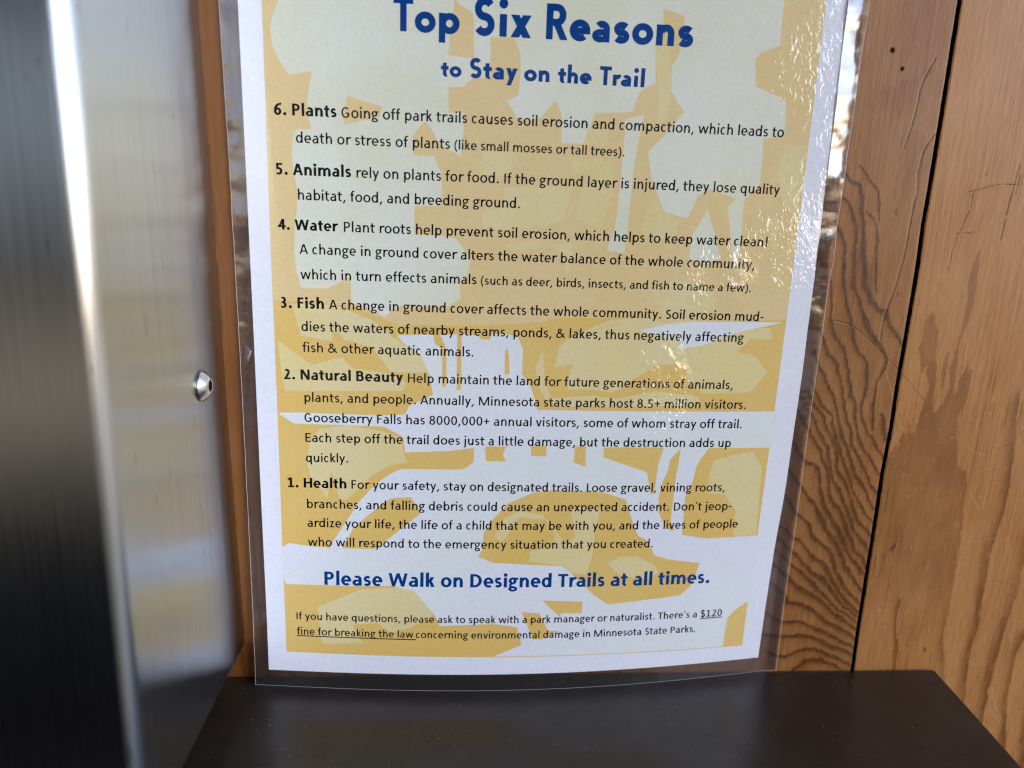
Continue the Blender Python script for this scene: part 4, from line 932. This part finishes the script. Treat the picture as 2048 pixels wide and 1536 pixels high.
# lettering
groups = {}
for gname, segs, (sl_, ic) in TEXT:
    V3, F3 = groups.setdefault(gname, ([], []))
    base = lambda x: sl_*x+ic
    for text, sty, xa, xb in segs:
        f = {'R': REG, 'U': REG, 'B': BLD, 'L': BLD, 'T': HED}[sty]
        pos, ia, ib = ink_extent(text, f)
        sc = (xb-xa)/(ib-ia)
        for c, px in zip(text, pos):
            gv, gt = glyph(c, f)
            if not len(gt): continue
            x = xa+(gv[:, 0]+px-ia)*sc
            z = base(x)+gv[:, 1]*sc*HEAD_Z.get(gname, 1.0)
            n0 = sum(len(v) for v in V3)
            V3.append(on_sheet(x, z, 0.05)); F3 += (gt+n0).tolist()
for a, b in UNDER:
    V3, F3 = groups['fine']; n0 = sum(len(v) for v in V3)
    k = 40; x = np.linspace(a[0], b[0], k); z = np.linspace(a[1], b[1], k); th = 0.20
    V3.append(on_sheet(np.concatenate([x, x]), np.concatenate([z-th, z+th]), 0.05))
    F3 += [[n0+i, n0+i+1, n0+k+i+1, n0+k+i] for i in range(k-1)]
PARTS = {'title': 'title_text', 'subtitle': 'subtitle_text', 'closing': 'closing_text', 'fine': 'fine_print_text'}
PLAB = {'p6': 'paragraph 6, Plants', 'p5': 'paragraph 5, Animals', 'p4': 'paragraph 4, Water', 'p3': 'paragraph 3, Fish', 'p2': 'paragraph 2, Natural Beauty', 'p1': 'paragraph 1, Health'}
for gname, (V3, F3) in groups.items():
    V = np.concatenate(V3)
    F = []
    for f_ in F3:
        if len(f_) == 3:
            a, b, c = V[f_[0]], V[f_[1]], V[f_[2]]
            if (b[0]-a[0])*(c[2]-a[2])-(b[2]-a[2])*(c[0]-a[0]) < 0: f_ = [f_[0], f_[2], f_[1]]
        F.append(f_)
    o = link_mesh(PARTS.get(gname, 'paragraph_text'), V, F, ink_b if gname in ('title', 'subtitle', 'closing') else ink_k, poster, smooth=True, normals=sheet_normal(V[:, 0]*1000, V[:, 2]*1000))
    if gname in PLAB: o['label'] = PLAB[gname]

# clear laminate border around the paper
fm, t, p, out = material('clear_film')
co = t.n('ShaderNodeTexCoord').outputs['Object']
t.t.nodes.remove(p)
tr = t.n('ShaderNodeBsdfTransparent'); tr.inputs[0].default_value = (0.90, 0.89, 0.89, 1)
gl = t.n('ShaderNodeBsdfGlossy'); gl.inputs['Roughness'].default_value = 0.06; gl.inputs['Color'].default_value = (0.95, 0.96, 0.97, 1)
df = t.n('ShaderNodeBsdfDiffuse'); df.inputs['Color'].default_value = (0.62, 0.60, 0.60, 1)
nb = bump(t, t.m('ADD', t.noise(co, 75.0, 2.0, 0.5, 0.5), t.m('MULTIPLY', t.noise(co, 420.0, 2.0), 0.06)), 0.0003, 1.0)
t.link(nb, gl.inputs['Normal'])
fr = t.n('ShaderNodeFresnel'); fr.inputs['IOR'].default_value = 1.5; t.link(nb, fr.inputs['Normal'])
mx = t.n('ShaderNodeMixShader'); t.put(mx.inputs[0], t.m('MULTIPLY', fr.outputs[0], 1.9, clamp=True)); t.link(tr.outputs[0], mx.inputs[1]); t.link(gl.outputs[0], mx.inputs[2])
mx2 = t.n('ShaderNodeMixShader'); mx2.inputs[0].default_value = 0.03; t.link(mx.outputs[0], mx2.inputs[1]); t.link(df.outputs[0], mx2.inputs[2])
t.link(mx2.outputs[0], out.inputs['Surface'])
FX0, FX1, FZ1 = -113.2, 114.0, 291.0
def film_edge_x(z, s): return np.interp(z, [-2, 80, 140, 200, 292], [-112.4, -112.7, -112.8, -113.1, -114.1]) if s < 0 else np.interp(z, [0, 36, 80, 110, 170, 225, 292], [113.6, 113.2, 113.6, 113.4, 114.0, 114.3, 114.6])
def film_point(x, z):
    """border film: buckles gently, more at the upper right where it has come loose"""
    up = sstep(z, 140, 175)*(x > 104)
    wave = 0.55*np.sin(z/4.6+0.8*np.sin(z/11.0))*0.5+0.5*fbm(z*0.13, x*0.05, 81, 3)
    d = np.clip((np.abs(x)-104.5)/8.0, 0, 1)
    lf = 0.35*fbm(z*0.16, x*0.05+9, 82, 3)*(x < 0)
    up2 = sstep(z, 190, 215)*(x > 104)
    off = d*(up*wave*1.5*(1-0.5*up2)+lf+0.25*fbm(z*0.09, x*0.1, 83)*(1-up))+up2*0.75*np.minimum(d/0.12, 1)*(1.1-d)*(0.8+0.7*fbm(z*0.1, x*0, 84))
    P = on_sheet(x, z, 0.0); P[..., 1] -= off/1000*1.0
    P[..., 1] = np.minimum(P[..., 1], -0.0002)
    return P
V, F = [], []
nz_ = 320
def strip(fx_in, fx_out, z0, z1, cols=8, rows=nz_):
    z = np.linspace(z0, z1, rows)
    a = fx_in(z); b = fx_out(z)
    tt = np.linspace(0, 1, cols)
    Xs = a[:, None]*(1-tt)+b[:, None]*tt; Zs = np.repeat(z[:, None], cols, 1)
    n0 = sum(len(v) for v in V)
    V.append(film_point(Xs.ravel(), Zs.ravel()))
    ii = np.arange(rows*cols).reshape(rows, cols)+n0
    q = np.stack([ii[:-1, :-1].ravel(), ii[:-1, 1:].ravel(), ii[1:, 1:].ravel(), ii[1:, :-1].ravel()], 1)
    F.extend(q.tolist())
zb = lambda x: 0.35+0*x
strip(lambda z: film_edge_x(z, -1), lambda z: paper_edge_x(z, -1)+0.02, PZ0, PZ1)
strip(lambda z: paper_edge_x(z, 1)-0.02, lambda z: film_edge_x(z, 1), PZ0, PZ1)
# bottom and top strips run the full width
def hstrip(z0, z1, rows=10, cols=160):
    tt = np.linspace(0, 1, cols); z = np.linspace(z0, z1, rows)
    Zs = np.repeat(z[:, None], cols, 1)
    Xs = film_edge_x(Zs, -1)*(1-tt)+film_edge_x(Zs, 1)*tt
    n0 = sum(len(v) for v in V)
    V.append(film_point(Xs.ravel(), Zs.ravel()))
    ii = np.arange(rows*cols).reshape(rows, cols)+n0
    F.extend(np.stack([ii[:-1, :-1].ravel(), ii[:-1, 1:].ravel(), ii[1:, 1:].ravel(), ii[1:, :-1].ravel()], 1).tolist())
hstrip(0.15, PZ0-0.01); hstrip(PZ1+0.01, FZ1)
link_mesh('clear_border', np.concatenate(V), F, fm, poster, smooth=True)
# pale strip along the film's cut edge, its glint put into the colour
em, t, p, _ = material('film_edge_glint')
p.inputs['Base Color'].default_value = (0.72, 0.68, 0.64, 1); p.inputs['Roughness'].default_value = 0.25
p.inputs['Alpha'].default_value = 0.55
def edge_ribbon(P, half, normal_out):
    V, F = [], []
    for i, p_ in enumerate(P):
        V += [p_+normal_out*half, p_-normal_out*half]
        if i: F.append((2*i-2, 2*i-1, 2*i+1, 2*i))
    return V, F
z = np.linspace(0.2, FZ1, 400)
V, F = [], []
for s, hw in ((-1, 0.11), (1, 0.12)):
    P = film_point(film_edge_x(z, s), z)
    P[:, 1] -= 0.00008
    v, f = edge_ribbon(P, hw/1000, np.array([1.0, 0, 0]))
    F += [tuple(i+len(V) for i in q) for q in f]; V += v
x = np.linspace(-112.4, 113.6, 200)
P = film_point(x, np.full(200, 0.22)); P[:, 1] -= 0.00006; P[:, 2] += 0.0001
v, f = edge_ribbon(P, 0.09/1000, np.array([0, 0, 1.0]))
F += [tuple(i+len(V) for i in q) for q in f]; V += v
link_mesh('film_edge', V, F, em, poster)
